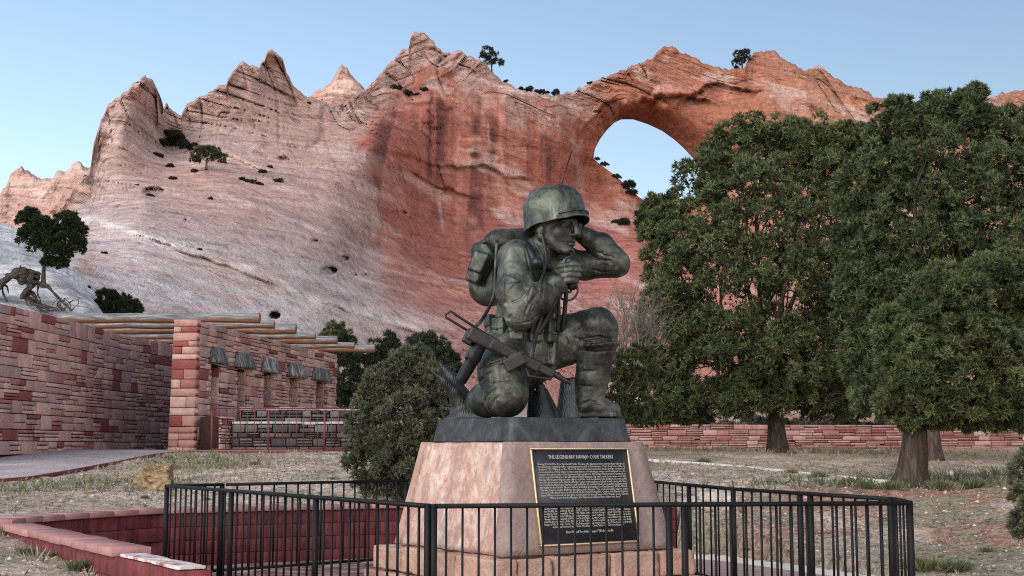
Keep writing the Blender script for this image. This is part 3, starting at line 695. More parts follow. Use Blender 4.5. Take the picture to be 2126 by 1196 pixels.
# ---------------------------------------------------------------- plaque
f0, f1, f2 = ped(0, 0, ZB), ped(1, 0, ZB), ped(0, 0, ZT)
FU = (f1 - f0).normalized(); FN = FU.cross(f2 - f0).normalized(); FV = FN.cross(FU).normalized()
if FN.y > 0: FN = -FN
FV = FU.cross(FN); FV = FV if FV.z > 0 else -FV
def on_face(px, py, off=0.0):
    d = P(px, py, 10.0) - Vector((0, 0, HC)); o = Vector((0, 0, HC)); t = ((f0 + FN * off) - o).dot(FN) / d.dot(FN); return o + d * t
q = [on_face(1096, 931), on_face(1302, 931), on_face(1322, 1127), on_face(1118, 1136)]
pc = (q[0] + q[1] + q[2] + q[3]) / 4
pw = ((q[1] - q[0]).dot(FU) + (q[2] - q[3]).dot(FU)) / 2; ph = ((q[0] - q[3]).dot(FV) + (q[1] - q[2]).dot(FV)) / 2
PM = Matrix((FU, FV, FN)).transposed().to_4x4(); PM.translation = pc + FN * .012
pq = empty('memorial_plaque'); pq.matrix_world = PM
tag(pq, 'dark bronze plaque with gold border and raised lettering on the pedestal front', 'plaque')
m = Mat('plaque_ground', .45, .3, .4); n_ = m.noise(m.co(), 30, 5, .7)
m.color(m.ramp(n_, [(.3, (.012, .015, .022)), (.7, (.026, .031, .042))])).bump(n_, .15, .004); MAT_PLQ = m.m
m = Mat('brass', .38, .85, .5); n_ = m.noise(m.co(), 14, 5, .7)
m.color(m.ramp(n_, [(.3, (.50, .37, .22)), (.7, (.68, .54, .35))])).bump(n_, .1, .003); MAT_BRASS = m.m
m = Mat('letter_metal', .4, .5, .5); m.color((.44, .41, .35)); MAT_LET = m.m
mb = MB(); mb.box((0, 0, 0), (pw - .03, ph - .03, .03)); link('plate', mb.mesh(), MAT_PLQ, pq)
bw = .019
for s_ in (-1, 1):
    mb = MB(); mb.box((s_ * (pw - bw) / 2, 0, .008), (bw, ph - 2 * bw - .001, .046)); bevel_mod(link('border', mb.mesh(), MAT_BRASS, pq), .006)
    mb = MB(); mb.box((0, s_ * (ph - bw) / 2, .008), (pw, bw, .046)); bevel_mod(link('border', mb.mesh(), MAT_BRASS, pq), .006)
LINES = ["During World War II, in the South Pacific Theater, the Japanese were extremely proficient at", "breaking into military radio communications and transmissions. Thus they were able to", "decipher U.S. Military codes. The U.S. Armed forces needed to find a secure method of",
         "communication if they were to have any chance of defeating a clever and intelligent foe. To", "counter the cleverness of the Japanese cryptographers, 29 Navajo Marines were recruited to", "devise a secret military code using their native language. By war's end, there were over 400",
         "Navajo Marines serving as code talkers and the code vocabulary had doubled. So successful", "was this innovative code that the Marine Corps commanders credited it with saving the lives", "of countless American Marines and soldiers. It enabled their successful engagements",
         "throughout the Pacific Theater which included the battles for Guadalcanal, Wake Island,", "Tarawa, Saipan, Guam, Midway, Iwo Jima, and Okinawa. The code paved the way to early", "victory for the allied forces in the South Pacific. Major Howard M. Connor, 5th Marine Division",
         "Signal Officer stationed on Iwo Jima, commented on the gallantry of the Navajo Code Talkers:", "\"Were it not for the Navajos, the Marines would not have taken Iwo Jima.\"", "", "",
         "ignity. The tale of their exploits remained a closely guarded secret for decades. It declassified", "that the Navajo Code Talkers unique talents would be needed again. In 1968 the Navajo Code", "was finally declassified. In July 2001, at the National Capitol Rotunda, United States",
         "President, the Honorable George W. Bush, awarded the Congressional Gold Medals to the", "first 29 Navajo Code Talkers, their surviving spouses or children. In November of 2001 at the", "Navajo Nation Capital of Window Rock Arizona, the Congressional Silver Medals were",
         "awarded to the rest of the Navajo Code Talkers, their surviving spouses or children. Sadly", "many of the Navajo Code Talkers have passed on never knowing of the honor a grateful", "nation has bestowed upon them. The Navajo Code Talkers will never be forgotten."]
def text_line(name, s, y, size, width, par, center=True):
    cu = bpy.data.curves.new(name, 'FONT'); cu.body = s; cu.size = size; cu.align_x = 'CENTER'; cu.extrude = .003; cu.resolution_u = 1; cu.offset = 0.0
    o = bpy.data.objects.new(name, cu); COL.objects.link(o); o.data.materials.append(MAT_LET); o.parent = par; o.location = (0, y, .019); o['_w'] = width
    return o
tl = [text_line('heading', 'THE LEGENDARY NAVAJO CODE TALKERS', ph / 2 - .105, .05, pw * .66, pq)]
y0, y1 = ph / 2 - .165, -ph / 2 + .165
for i, s in enumerate(LINES):
    if s: tl.append(text_line('text_line', s, y0 + (y1 - y0) * i / (len(LINES) - 1), 0.0285, pw * (.88 if len(s) > 80 else .72), pq))
tl.append(text_line('closing_line', "Dine' Bizaad Yee Atah Naayee' Yik'eh Deesdlii", -ph / 2 + .112, .034, pw * .47, pq))
bpy.context.view_layer.update()
for o in tl:
    if o.dimensions.x > 0: o.scale.x = o['_w'] / o.dimensions.x
    me = bpy.data.meshes.new_from_object(o); q_ = bpy.data.objects.new(o.name, me); nm = o.name; COL.objects.link(q_); q_.parent = pq; q_.location = o.location; q_.scale = o.scale
    bpy.data.objects.remove(o); q_.name = nm
# ================================================================ BRONZE SOLDIER
D0 = 13.53; KP = D0 / FPX                      # statue depth; metres per photo pixel there
def S(px, py, dep=0.0): return np.array(P(px, py, D0 + dep * KP))
class Field:
    def __init__(s, lo, hi, h):
        s.lo = np.array(lo, float); s.h = h; s.n = np.ceil((np.array(hi) - s.lo) / h).astype(int) + 1
        s.f = np.full(s.n, .25, np.float32)
    def _sub(s, lo, hi):
        a = np.clip(np.floor((np.array(lo) - s.lo) / s.h).astype(int), 0, s.n); b = np.clip(np.ceil((np.array(hi) - s.lo) / s.h).astype(int) + 1, 0, s.n)
        sl = tuple(slice(x, y) for x, y in zip(a, b))
        ax = [(s.lo[i] + s.h * np.arange(a[i], b[i])).astype(np.float32) for i in range(3)]
        return sl, ax
    def put(s, fn, lo, hi, k=.02, sub=False):
        mrg = k + .05
        sl, ax = s._sub(np.array(lo) - mrg, np.array(hi) + mrg)
        if any(len(a) == 0 for a in ax): return
        X = ax[0][:, None, None]; Y = ax[1][None, :, None]; Z = ax[2][None, None, :]
        d = fn(X, Y, Z).astype(np.float32); a = s.f[sl]
        if sub:
            d = -d; h = np.clip(.5 - .5 * (a - d) / k, 0, 1); s.f[sl] = a * (1 - h) + d * h + k * h * (1 - h)
        else:
            h = np.clip(.5 + .5 * (a - d) / k, 0, 1); s.f[sl] = a * (1 - h) + d * h - k * h * (1 - h)
    def cone(s, a, b, ra, rb, k=.02, sub=False, fold=None, flat=None):
        """round cone; radii in metres; fold=(amp, waves, seed): cloth folds round the limb"""
        a = np.array(a, float); b = np.array(b, float); ab = b - a; L2 = max(ab @ ab, 1e-9)
        def fn(X, Y, Z):
            t = np.clip(((X - a[0]) * ab[0] + (Y - a[1]) * ab[1] + (Z - a[2]) * ab[2]) / L2, 0, 1)
            d = np.sqrt((X - a[0] - t * ab[0]) ** 2 + (Y - a[1] - t * ab[1]) ** 2 + (Z - a[2] - t * ab[2]) ** 2)
            r = ra + (rb - ra) * t
            if fold is not None:
                am, nw, sd = fold
                ph = 1.7 * np.sin(7.0 * X + sd) + 1.5 * np.sin(9 * Y + 2 * sd) + 1.2 * np.sin(11 * Z + 3 * sd + 5 * X)
                w_ = np.sin(2 * PI * nw * t + ph); r = r + .45 * am * w_ * (.5 + .5 * np.sin(5 * X - 6 * Y + 4 * Z + sd))
            return d - r
        m_ = max(ra, rb) + (fold[0] if fold else 0)
        s.put(fn, np.minimum(a, b) - m_, np.maximum(a, b) + m_, k, sub)
    def chain(s, pts, rad, k=.02, sub=False, fold=None):
        for i in range(len(pts) - 1): s.cone(pts[i], pts[i + 1], rad[i], rad[i + 1], k, sub, fold)
    def ell(s, c, r, M, k=.02, sub=False):
        c = np.array(c, float); r = np.array(r, float); M = np.array(M, float)   # rows of M: local axes in world
        def fn(X, Y, Z):
            q = [(X - c[0]) * M[i, 0] + (Y - c[1]) * M[i, 1] + (Z - c[2]) * M[i, 2] for i in range(3)]
            k0 = np.sqrt(sum((q[i] / r[i]) ** 2 for i in range(3))); k1 = np.sqrt(sum((q[i] / r[i] ** 2) ** 2 for i in range(3))) + 1e-9
            return k0 * (k0 - 1) / k1
        s.put(fn, c - r.max(), c + r.max(), k, sub)
    def box(s, c, hf, M, rd=.02, k=.02, sub=False):
        c = np.array(c, float); hf = np.array(hf, float) - rd; M = np.array(M, float)
        def fn(X, Y, Z):
            q = [np.abs((X - c[0]) * M[i, 0] + (Y - c[1]) * M[i, 1] + (Z - c[2]) * M[i, 2]) - hf[i] for i in range(3)]
            return np.sqrt(sum(np.maximum(a, 0) ** 2 for a in q)) + np.minimum(np.maximum(np.maximum(q[0], q[1]), q[2]), 0) - rd
        e_ = np.linalg.norm(hf) + rd; s.put(fn, c - e_, c + e_, k, sub)
    def extract(s):
        f = s.f; nx, ny, nz = f.shape; ins = f < 0
        c8 = [ins[a:nx - 1 + a, b:ny - 1 + b, c:nz - 1 + c] for a in (0, 1) for b in (0, 1) for c in (0, 1)]
        sm = sum(c.astype(np.int8) for c in c8); act = (sm > 0) & (sm < 8)
        ii = np.argwhere(act); idm = np.full(act.shape, -1, np.int32); idm[act] = np.arange(len(ii))
        g = lambda o: f[ii[:, 0] + o[0], ii[:, 1] + o[1], ii[:, 2] + o[2]]
        acc = np.zeros((len(ii), 3)); cnt = np.zeros(len(ii))
        corners = [(a, b, c) for a in (0, 1) for b in (0, 1) for c in (0, 1)]
        for p in corners:
            for ax in range(3):
                if p[ax] == 0:
                    q = list(p); q[ax] = 1; v0 = g(p); v1 = g(q); cr = (v0 < 0) != (v1 < 0)
                    t = np.where(cr, v0 / np.where(cr, v0 - v1, 1), 0); pos = np.array(p, float)[None].repeat(len(ii), 0); pos[:, ax] = t
                    acc += pos * cr[:, None]; cnt += cr
        V = s.lo + s.h * (ii + acc / cnt[:, None]); F = []
        for ax in range(3):
            o1, o2 = [(1, 2), (2, 0), (0, 1)][ax]
            sl0 = [slice(None)] * 3; sl1 = [slice(None)] * 3; sl0[ax] = slice(0, -1); sl1[ax] = slice(1, None)
            A = ins[tuple(sl0)]; B = ins[tuple(sl1)]; e_ = np.argwhere(A != B)
            e_ = e_[(e_[:, o1] > 0) & (e_[:, o2] > 0) & (e_[:, o1] < f.shape[o1] - 1) & (e_[:, o2] < f.shape[o2] - 1)]
            fl = A[tuple(e_.T)]
            def cell(d1, d2):
                q = e_.copy(); q[:, o1] -= d1; q[:, o2] -= d2; return idm[tuple(q.T)]
            Q = np.stack([cell(1, 1), cell(0, 1), cell(0, 0), cell(1, 0)], -1)
            F.append(np.where(fl[:, None], Q, Q[:, ::-1]))
        F = np.concatenate(F); F = F[(F >= 0).all(1)]
        return V, F
m = Mat('weathered_bronze', .42, .6, .5)
cw = m.co(kind='World'); a = m.noise(cw, 3.2, 7, .66, .6); b = m.noise(cw, 16, 7, .72); dr = m.noise(m.co((9, 9, 1.2), 'World'), 2.0, 5, .6)
c = m.ramp(a, [(.30, (0.013, 0.014, 0.013)), (.44, (0.033, 0.034, 0.031)), (.56, (0.083, 0.091, 0.071)), (.72, (0.166, 0.183, 0.143))])
c = m.mix(c, m.ramp(b, [(.3, .55), (.5, 1.0), (.72, 1.55)]), 1.0, 'MULTIPLY')
c = m.mix(c, (.19, .225, .20), m.ramp(dr, [(.58, 0.0), (.74, .55)]))
m.color(c).rough(m.ramp(b, [(.3, .40), (.7, .64)])).bump(b, .35, .012).bump(m.noise(cw, 55, 4, .7), .25, .004)
MAT_BRZ = m.m
m = Mat('dark_bronze', .42, .55, .5); cw = m.co(kind='World'); b = m.noise(cw, 14, 7, .7)
m.color(m.ramp(b, [(.3, (0.009, 0.009, 0.011)), (.55, (0.020, 0.020, 0.022)), (.75, (0.037, 0.038, 0.040))])).bump(b, .3, .01); MAT_BRZD = m.m
m = Mat('brown_bronze', .42, .5, .5); cw = m.co(kind='World'); b = m.noise(cw, 9, 7, .7)
m.color(m.ramp(b, [(.3, (0.014, 0.013, 0.014)), (.55, (0.028, 0.025, 0.026)), (.75, (0.050, 0.046, 0.047))])).bump(b, .3, .01); MAT_BRZB = m.m
st = empty('soldier_statue', ped(.5, .5, ZT))
tag(st, 'bronze kneeling soldier in helmet and pack speaking into a handset, on pedestal', 'statue')
K = KP
Fb = np.array([.75, -.66, 0]); Lb = np.array([.66, .75, 0]); Ub = np.array([0, 0, 1.0])
BM = np.array([Fb, Lb, Ub])
ph_ = R(55); Fh = np.array([math.sin(ph_), -math.cos(ph_), -.06]); Fh /= np.linalg.norm(Fh); Lh = np.array([math.cos(ph_), math.sin(ph_), 0.0]); Uh = np.cross(Fh, Lh); Uh = Uh if Uh[2] > 0 else -Uh
HM = np.array([Fh, Lh, Uh]); HO = S(1150, 469, -8)
def H(f, l, u): return HO + K * (f * Fh + l * Lh + u * Uh)
fl = Field(S(955, 875, -10) - np.array([0.05, .9, .02]), S(1325, 395, 0) + np.array([.05, .75, .05]), .0088)
# trunk
fl.ell(S(1082, 716, 5), K * np.array([60, 68, 50]), BM, .06)
fl.cone(S(1085, 705, 0), S(1094, 640, -4), K * 64, K * 62, .06, fold=(K * 1.5, 2.2, 1.0))
fl.ell(S(1104, 588, 0), K * np.array([56, 78, 76]), BM, .08)
fl.cone(S(1100, 560, 2), S(1118, 530, 2), K * 56, K * 38, .08)
# jacket skirt flare and hem
fl.cone(S(1084, 700, 2), S(1082, 738, 0), K * 68, K * 74, .03, fold=(K * 2.5, 1.0, 2.0))
# right leg (kneeling, near)
fl.chain([S(1052, 728, -28), S(1048, 775, -70), S(1050, 812, -98)], [K * 54, K * 53, K * 43], .05, fold=(K * 2.6, 1.6, .6))
fl.ell(S(1056, 822, -100), K * np.array([38, 40, 42]), BM, .05)
fl.chain([S(1046, 826, -84), S(1008, 830, 0), S(988, 838, 62)], [K * 38, K * 35, K * 28], .03, fold=(K * 2.0, 2.5, 3.3))
fl.chain([S(988, 838, 62), S(978, 845, 100)], [K * 27, K * 20], .03)
for i, (x, y, dp) in enumerate([(990, 752, -20), (1000, 757, -70), (1022, 756, -112), (1052, 746, -128), (1082, 735, -120)]):
    if i: fl.cone(prevp, S(x, y, dp), K * 6, K * 6, .018)
    prevp = S(x, y, dp)
# left leg (raised, far)
fl.chain([S(1120, 722, 35), S(1182, 704, 18), S(1239, 681, -5)], [K * 56, K * 50, K * 42], .05, fold=(K * 2.4, 1.8, 4.0))
fl.cone(S(1240, 682, -5), S(1239, 716, -3), K * 42.5, K * 43, .03, fold=(K * 2.0, 2.0, 5.0))
ring = [S(1239, 717, -3) + K * (43 + 1.5 * math.sin(5 * t)) * (math.cos(t) * Fb + math.sin(t) * Lb) + Ub * K * (3 * math.sin(2 * t + 1)) for t in np.linspace(0, 2 * PI, 19)]
fl.chain(ring, [K * 4.5] * 19, .022)
fl.chain([S(1238, 722, -2), S(1230, 785, 3), S(1221, 838, 6)], [K * 39, K * 35, K * 29], .012, fold=(K * 1.2, 1.5, 2.2))
fl.ell(S(1214, 846, 8), K * np.array([24, 22, 20]), BM, .02)
fl.chain([S(1222, 838, 4), S(1252, 848, -8), S(1272, 851, -16)], [K * 25, K * 20, K * 16.5], .03)
fl.box(S(1240, 861, -4), K * np.array([48, 18.5, 6]), np.array([[.92, -.38, 0], [.38, .92, 0], [0, 0, 1]]), K * 3, .006)
fl.box(S(1206, 858, 10), K * np.array([16, 20, 8]), np.array([[.92, -.38, 0], [.38, .92, 0], [0, 0, 1]]), K * 3, .006)
# jacket flap over the raised thigh
fl.chain([S(1112, 752, -68), S(1146, 752, -38), S(1152, 700, -36)], [K * 5, K * 6, K * 4], .03)
# arms: right (near) bent to the mouth
fl.ell(S(1074, 540, -52), K * np.array([42, 40, 42]), BM, .06)
fl.chain([S(1073, 540, -54), S(1069, 606, -82), S(1080, 652, -95)], [K * 38, K * 38, K * 31], .04)
fl.chain([S(1080, 654, -96), S(1116, 622, -99), S(1150, 592, -90)], [K * 31, K * 31, K * 22], .035)
fl.cone(S(1146, 595, -91), S(1153, 589, -90), K * 24, K * 25.5, .008)
for a0, b0, r_ in (((1104, 606, -136), (1076, 640, -136), 2.6), ((1096, 598, -128), (1066, 618, -128), 2.2), ((1062, 662, -132), (1092, 664, -134), 2.0), ((1118, 600, -132), (1094, 640, -138), 2.0)):
    fl.cone(S(*a0), S(*b0), K * r_, K * (r_ * .4), .03, sub=True)
# left (far) arm, hand to the ear
fl.ell(S(1168, 546, 60), K * np.array([38, 38, 38]), BM, .06)
fl.chain([S(1172, 548, 60), S(1215, 551, 50), S(1279, 548, 25)], [K * 34, K * 30, K * 28], .04, fold=(K * 1.8, 1.5, .3))
fl.chain([S(1280, 546, 23), S(1246, 509, 22), S(1210, 488, 26)], [K * 29, K * 27, K * 19], .02, fold=(K * 1.8, 1.6, 1.2))
for a0, b0, r_ in (((1236, 538, -4), (1268, 545, -6), 2.5), ((1230, 528, 2), (1252, 524, -6), 2.5)):
    fl.cone(S(*a0), S(*b0), K * r_, K * (r_ * .5), .03, sub=True)
fl.ell(S(1192, 478, 36), K * np.array([13, 12, 19]), BM, .015)
for j in range(4): fl.chain([S(1190, 470 + j * 5, 34 - j * 2), S(1180, 462 + j * 6, 36 - j * 2), S(1172, 462 + j * 6, 40 - j * 2)], [K * 6, K * 5.5, K * 4.8], .006)
# neck, head, face
fl.cone(S(1122, 522, 4), H(-12, 0, -34), K * 33, K * 29, .03)
fl.ell(H(-7, 0, 14), K * np.array([50, 40, 46]), HM, .02)
fl.ell(H(14, 0, -20), K * np.array([36, 34, 41]), HM, .03)
for s_ in (-1, 1):
    fl.cone(H(-6, s_ * 31, -26), H(34, s_ * 9, -53), K * 12, K * 11, .03)
    fl.ell(H(27, s_ * 22, -16), K * np.array([14, 13, 14]), HM, .03)
    fl.cone(H(47, s_ * 5, 9), H(38, s_ * 27, 6), K * 5.5, K * 5, .012)
fl.ell(H(38, 0, -54), K * np.array([12, 13, 10]), HM, .02)
fl.ell(H(36, 0, -34), K * np.array([13, 17, 13]), HM, .02)
for s_ in (-1, 1):
    fl.ell(H(51, s_ * 16, -1), K * np.array([7, 9, 5]), HM, .016, True)
    fl.ell(H(38.5, s_ * 16, -2), K * np.array([8.5, 8.5, 8]), HM, .004)
    fl.cone(H(45.5, s_ * 9, 2.5), H(43, s_ * 23, 1.5), K * 2.2, K * 2.0, .010)
    fl.ell(H(53, s_ * 6.5, -21.5), K * np.array([6, 4.5, 4.5]), HM, .008)
fl.cone(H(48, 0, 5), H(60, 0, -18), K * 4.2, K * 6.2, .012)
fl.cone(H(58, 0, -24), H(50, 0, -27), K * 3, K * 2, .008, True)
fl.ell(H(48, 0, -33.0), K * np.array([5.5, 11, 3.2]), HM, .006)
fl.ell(H(47, 0, -41.5), K * np.array([5.5, 9.5, 3.6]), HM, .006)
fl.cone(H(53, -11, -37.2), H(53, 11, -37.2), K * 1.5, K * 1.5, .004, True)
fl.cone(H(49, -8, -47), H(49, 8, -47), K * 2.2, K * 2.2, .012, True)
for s_ in (-1, 1): fl.ell(H(-8, s_ * 39, -12), K * np.array([9, 5, 14]), HM, .008)
# collar
cp = [S(1092, 520, -30), S(1104, 530, -58), S(1128, 548, -66), S(1146, 556, -48)]
fl.chain(cp, [K * 9, K * 10, K * 9, K * 7], .02)
fl.chain([S(1146, 556, -48), S(1162, 545, 0)], [K * 8, K * 9], .02)
# right hand round the handset
fl.cone(S(1152, 590, -90), S(1163, 578, -88), K * 18, K * 17, .02)
fl.ell(S(1169, 568, -88), K * np.array([17, 16, 22]), np.array([[.86, 0, .5], [0, 1, 0], [-.5, 0, .86]]), .02)
for j, (y0, y1, y2, x2) in enumerate(((552, 549, 551, 1203), (562, 560, 561, 1206), (573, 571, 572, 1205), (583, 582, 583, 1200))):
    fl.chain([S(1164 + j, y0 + 2, -100), S(1187 - j, y1, -109 + j), S(x2 - 3, y2, -100 + j), S(x2 - 4, y2 + 1, -88)], [K * 7.6, K * 6.6, K * 5.8, K * 5.0], .005)
fl.chain([S(1156, 570, -78), S(1166, 550, -74), S(1178, 540, -76), S(1184, 536, -80)], [K * 9, K * 7.5, K * 6.4, K * 5.2], .008)
# creases drawn where the photograph shows them, cut into the surface under each point
def surf(px, py):
    dps = np.arange(-240, 160, 1.0); q = np.array([S(px, py, t) for t in dps]); ii = np.round((q - fl.lo) / fl.h).astype(int); ok = ((ii >= 0) & (ii < fl.n)).all(1); ii = np.clip(ii, 0, fl.n - 1)
    v = np.where(ok, fl.f[tuple(ii.T)], 1); k = np.argmax(v < 0); return S(px, py, dps[k]) if v[k] < 0 else None
def crease(pts, r0=2.6, up=0.0):
    q = []
    for i in range(len(pts) - 1):
        n_ = max(2, int(math.hypot(pts[i + 1][0] - pts[i][0], pts[i + 1][1] - pts[i][1]) / 5))
        for k in range(n_): t = k / n_; q.append((pts[i][0] * (1 - t) + pts[i + 1][0] * t, pts[i][1] * (1 - t) + pts[i + 1][1] * t))
    q.append(pts[-1]); w_ = [surf(*a) for a in q]; w_ = [a for a in w_ if a is not None]; n_ = len(w_)
    for i in range(n_ - 1):
        if np.linalg.norm(w_[i + 1] - w_[i]) > .09: continue
        t = (i + .5) / max(n_ - 1, 1); r_ = K * r0 * (.35 + .65 * math.sin(PI * min(max(t, .12), .88)))
        if up: fl.cone(w_[i], w_[i + 1], r_, r_, .02)
        else: fl.cone(w_[i] - Fcam * r_ * .25, w_[i + 1] - Fcam * r_ * .25, r_, r_, .012, sub=True)
Fcam = np.array([0, 1.0, 0])
for c_ in ([(1050, 560), (1044, 600), (1050, 640)], [(1100, 575), (1106, 600), (1098, 625)], [(1060, 650), (1052, 660), (1060, 676)]): crease(c_, 3.6, 1)
for c_ in ([(1100, 598), (1082, 620), (1060, 630)], [(1110, 612), (1094, 640), (1088, 662)], [(1120, 602), (1106, 628), (1100, 652)], [(1072, 672), (1100, 668), (1125, 648)], [(1090, 518), (1098, 555), (1106, 592)], [(1062, 600), (1074, 588), (1092, 584)],
           [(992, 768), (1018, 758), (1046, 748), (1072, 738)], [(995, 795), (1008, 778), (1026, 770)], [(1008, 806), (1030, 792), (1060, 786)], [(1004, 832), (1018, 816), (1032, 804)], [(1018, 850), (1028, 830), (1042, 818)], [(1075, 776), (1090, 790), (1097, 806)], [(1000, 845), (1008, 828), (1012, 812)],
           [(1150, 692), (1142, 722), (1146, 750), (1112, 748)], [(1192, 700), (1214, 711), (1244, 710)], [(1190, 688), (1206, 676), (1230, 670)], [(1208, 704), (1245, 700), (1276, 706)], [(1172, 690), (1180, 716), (1172, 742)], [(1202, 728), (1240, 731), (1276, 727)],
           [(1200, 842), (1225, 833), (1250, 840)], [(1204, 772), (1238, 770)], [(1200, 800), (1230, 803)], [(1226, 532), (1246, 540), (1270, 541)], [(1236, 520), (1256, 531), (1276, 534)], [(1230, 560), (1250, 566), (1272, 562)], [(1032, 640), (1038, 664), (1050, 676)], [(1122, 560), (1128, 590), (1126, 620)]): crease(c_, 2.4)
# cloth wrinkles: only near the surface, not on face, hands or boots
nz = np.argwhere(np.abs(fl.f) < .03); pw_ = fl.lo + fl.h * nz
msk = sstep(.30, .38, np.linalg.norm(pw_ - HO, axis=1)) * sstep(.13, .17, np.linalg.norm(pw_ - S(1180, 566, -92), axis=1)) * (1 - sstep(1205, 1225, CX + pw_[:, 0] / pw_[:, 1] * FPX) * (pw_[:, 2] < S(1240, 724)[2]))
u_ = pw_ @ np.array([[.8, .35, .5], [-.3, .9, .3], [-.5, -.2, .85]])
wr_ = np.clip(ridge(u_ * np.array([4.2, 5, 8.5]), 3, 401, .5), -.6, 1.6)
fl.f[tuple(nz.T)] -= (msk * (.0040 * wr_ + .002 * fbm(pw_ * 9, 3, 411))).astype(np.float32)
V, Fc = fl.extract()
child('figure', mesh('figure', V, Fc), MAT_BRZ, st)

# helmet: a dome with flared, tilted rim
tilt = R(9); Ft = Fh * math.cos(tilt) + Uh * math.sin(tilt); Ut = Uh * math.cos(tilt) - Fh * math.sin(tilt)
HC_ = S(1151, 449, -6); vs = []; fs = []; n = 72; mrow = 22
prof = [(1.035, -.42), (1.045, -.40), (1.02, -.345), (1.0, -.25)] + [(math.cos(t) ** .55, math.sin(t) ** .92) for t in np.linspace(.02, PI / 2 - .03, 16)]
def helm(th, r, u, off=0.0):
    a_, b_ = 68 + off, 60 + off
    ct, sn = math.cos(th), math.sin(th); fr = max(ct, 0) ** 2
    f_ = r * a_ * ct; l_ = r * b_ * sn; uu = u * 63
    if u < -.2:
        f_ += 6 * fr; uu += 12 * fr + 3 * abs(sn) ** 4 - 6 * max(-ct, 0)
    return HC_ + K * (f_ * Ft + l_ * Lh + uu * Ut)
for r, u in prof:
    for i in range(n): vs.append(helm(2 * PI * i / n, r, u) + K * .8 * math.sin(3 * i * .3 + 5 * u) * Ut)
top_i = len(vs); vs.append(HC_ + K * 63.2 * Ut)
rows = len(prof)
for j in range(rows - 1):
    for i in range(n): fs.append((j * n + i, j * n + (i + 1) % n, (j + 1) * n + (i + 1) % n, (j + 1) * n + i))
f3 = [((rows - 1) * n + i, (rows - 1) * n + (i + 1) % n, top_i) for i in range(n)]
# inner shell
base2 = len(vs); inn = [(1.0, -.41), (.95, -.25), (.93, .0), (.7, .6), (.05, .88)]
for r, u in inn:
    for i in range(n): vs.append(helm(2 * PI * i / n, r, u, -2))
for i in range(n): fs.append((i, base2 + i, base2 + (i + 1) % n, (i + 1) % n))
for j in range(len(inn) - 1):
    for i in range(n): fs.append((base2 + j * n + i, base2 + (j + 1) * n + i, base2 + (j + 1) * n + (i + 1) % n, base2 + j * n + (i + 1) % n))
hm = child('helmet', mesh('helmet', np.array(vs), [np.array(fs), np.array(f3)]), MAT_BRZ, st)
mb = MB(); mb.tube([helm(t, 1.0, -.24 + .02 * math.cos(t), 1.0) for t in np.linspace(-.95, .95, 26)], K * 1.6, 6); link('cover_seam', mb.mesh('seam', True), MAT_BRZ, hm)

def sdf_part(name, build, lo, hi, h, mat, par=st):
    g = Field(lo, hi, h); build(g); V, Fq = g.extract(); return child(name, mesh(name, V, Fq), mat, par)
def around(c, e): c = np.array(c); return c - e, c + e
# pack
def _pack(g):
    g.box(S(1034, 566, 58), K * np.array([33, 58, 68]), np.array([Fb * .985 + Ub * .17, Lb, Ub * .985 - Fb * .17]), K * 24, .03)
    g.ell(S(1012, 596, 60), K * np.array([28, 52, 42]), BM, .04)
    g.cone(S(1034, 500, 8), S(1096, 497, 80), K * 25, K * 25, .012, fold=(K * 1.5, 2.0, 1.1))
    g.chain([S(1006, 502, -2), S(1016, 492, 8), S(1032, 510, -14)], [K * 6, K * 6, K * 6], .02)
pk = sdf_part('backpack', _pack, S(950, 660, 0) - np.array([0, .3, 0]), S(1130, 455, 0) + np.array([0, .75, 0]), .010, MAT_BRZ)
pm = np.array([[.80, -.6, 0], [.52, .70, .49], [-.30, -.40, .87]])
def _pocket(g):
    ax = np.array(S(1010, 527, -8)) - np.array(S(984, 588, -8)); ax /= np.linalg.norm(ax); sx = np.array([.75, -.55, -.3]); sx -= ax * (sx @ ax); sx /= np.linalg.norm(sx); sy = np.cross(ax, sx)
    g.box(S(996, 557, 0), K * np.array([18, 15, 35]), np.array([sx, sy, ax]), K * 6, .01)
    g.box(S(999, 548, -4), K * np.array([19.5, 16.5, 22]), np.array([sx, sy, ax]), K * 5, .004)
po = sdf_part('pocket', _pocket, *around(S(996, 557, 0), .27), .008, MAT_BRZ, pk); po.matrix_parent_inverse = pk.matrix_parent_inverse.copy() if False else po.matrix_parent_inverse
def _stud(c, r): 
    def f(g): g.ell(c, [r, r, r], np.eye(3), .004)
    return f
# webbing pouches round the belt
def belt(th, y, out=0, rx=64, ry=72):
    c = S(1087, y, 0) + K * ((rx + out) * math.cos(th) * Fb + (ry + out) * math.sin(th) * Lb); o = math.cos(th) / rx * Fb + math.sin(th) / ry * Lb; o /= np.linalg.norm(o); return c, o
def pouch(th, y, w_, h_, t_, flap=True):
    c, o = belt(th, y, t_ * .55); tdir = np.cross(Ub, o); M = np.array([o, tdir, Ub])
    def f(g):
        g.box(c, K * np.array([t_, w_, h_]), M, K * 5, .008)
        if flap: g.box(c + o * K * 1.5 + Ub * K * h_ * .42, K * np.array([t_, w_ * 1.06, h_ * .62]), M, K * 5, .003); g.ell(c + o * K * (t_ + 2.5) - Ub * K * 2, K * np.array([3, 3, 3]), M, .003)
    sdf_part('ammunition_pouch', f, *around(c, K * 50), .007, MAT_BRZ)
for th, y in ((-118, 678), (-88, 686), (-58, 692), (-26, 695), (4, 694)): pouch(R(th), y, 15, 21, 9)
for th, y in ((-8, 650), (16, 652), (-8, 618)): pouch(R(th), y, 12, 15, 6)
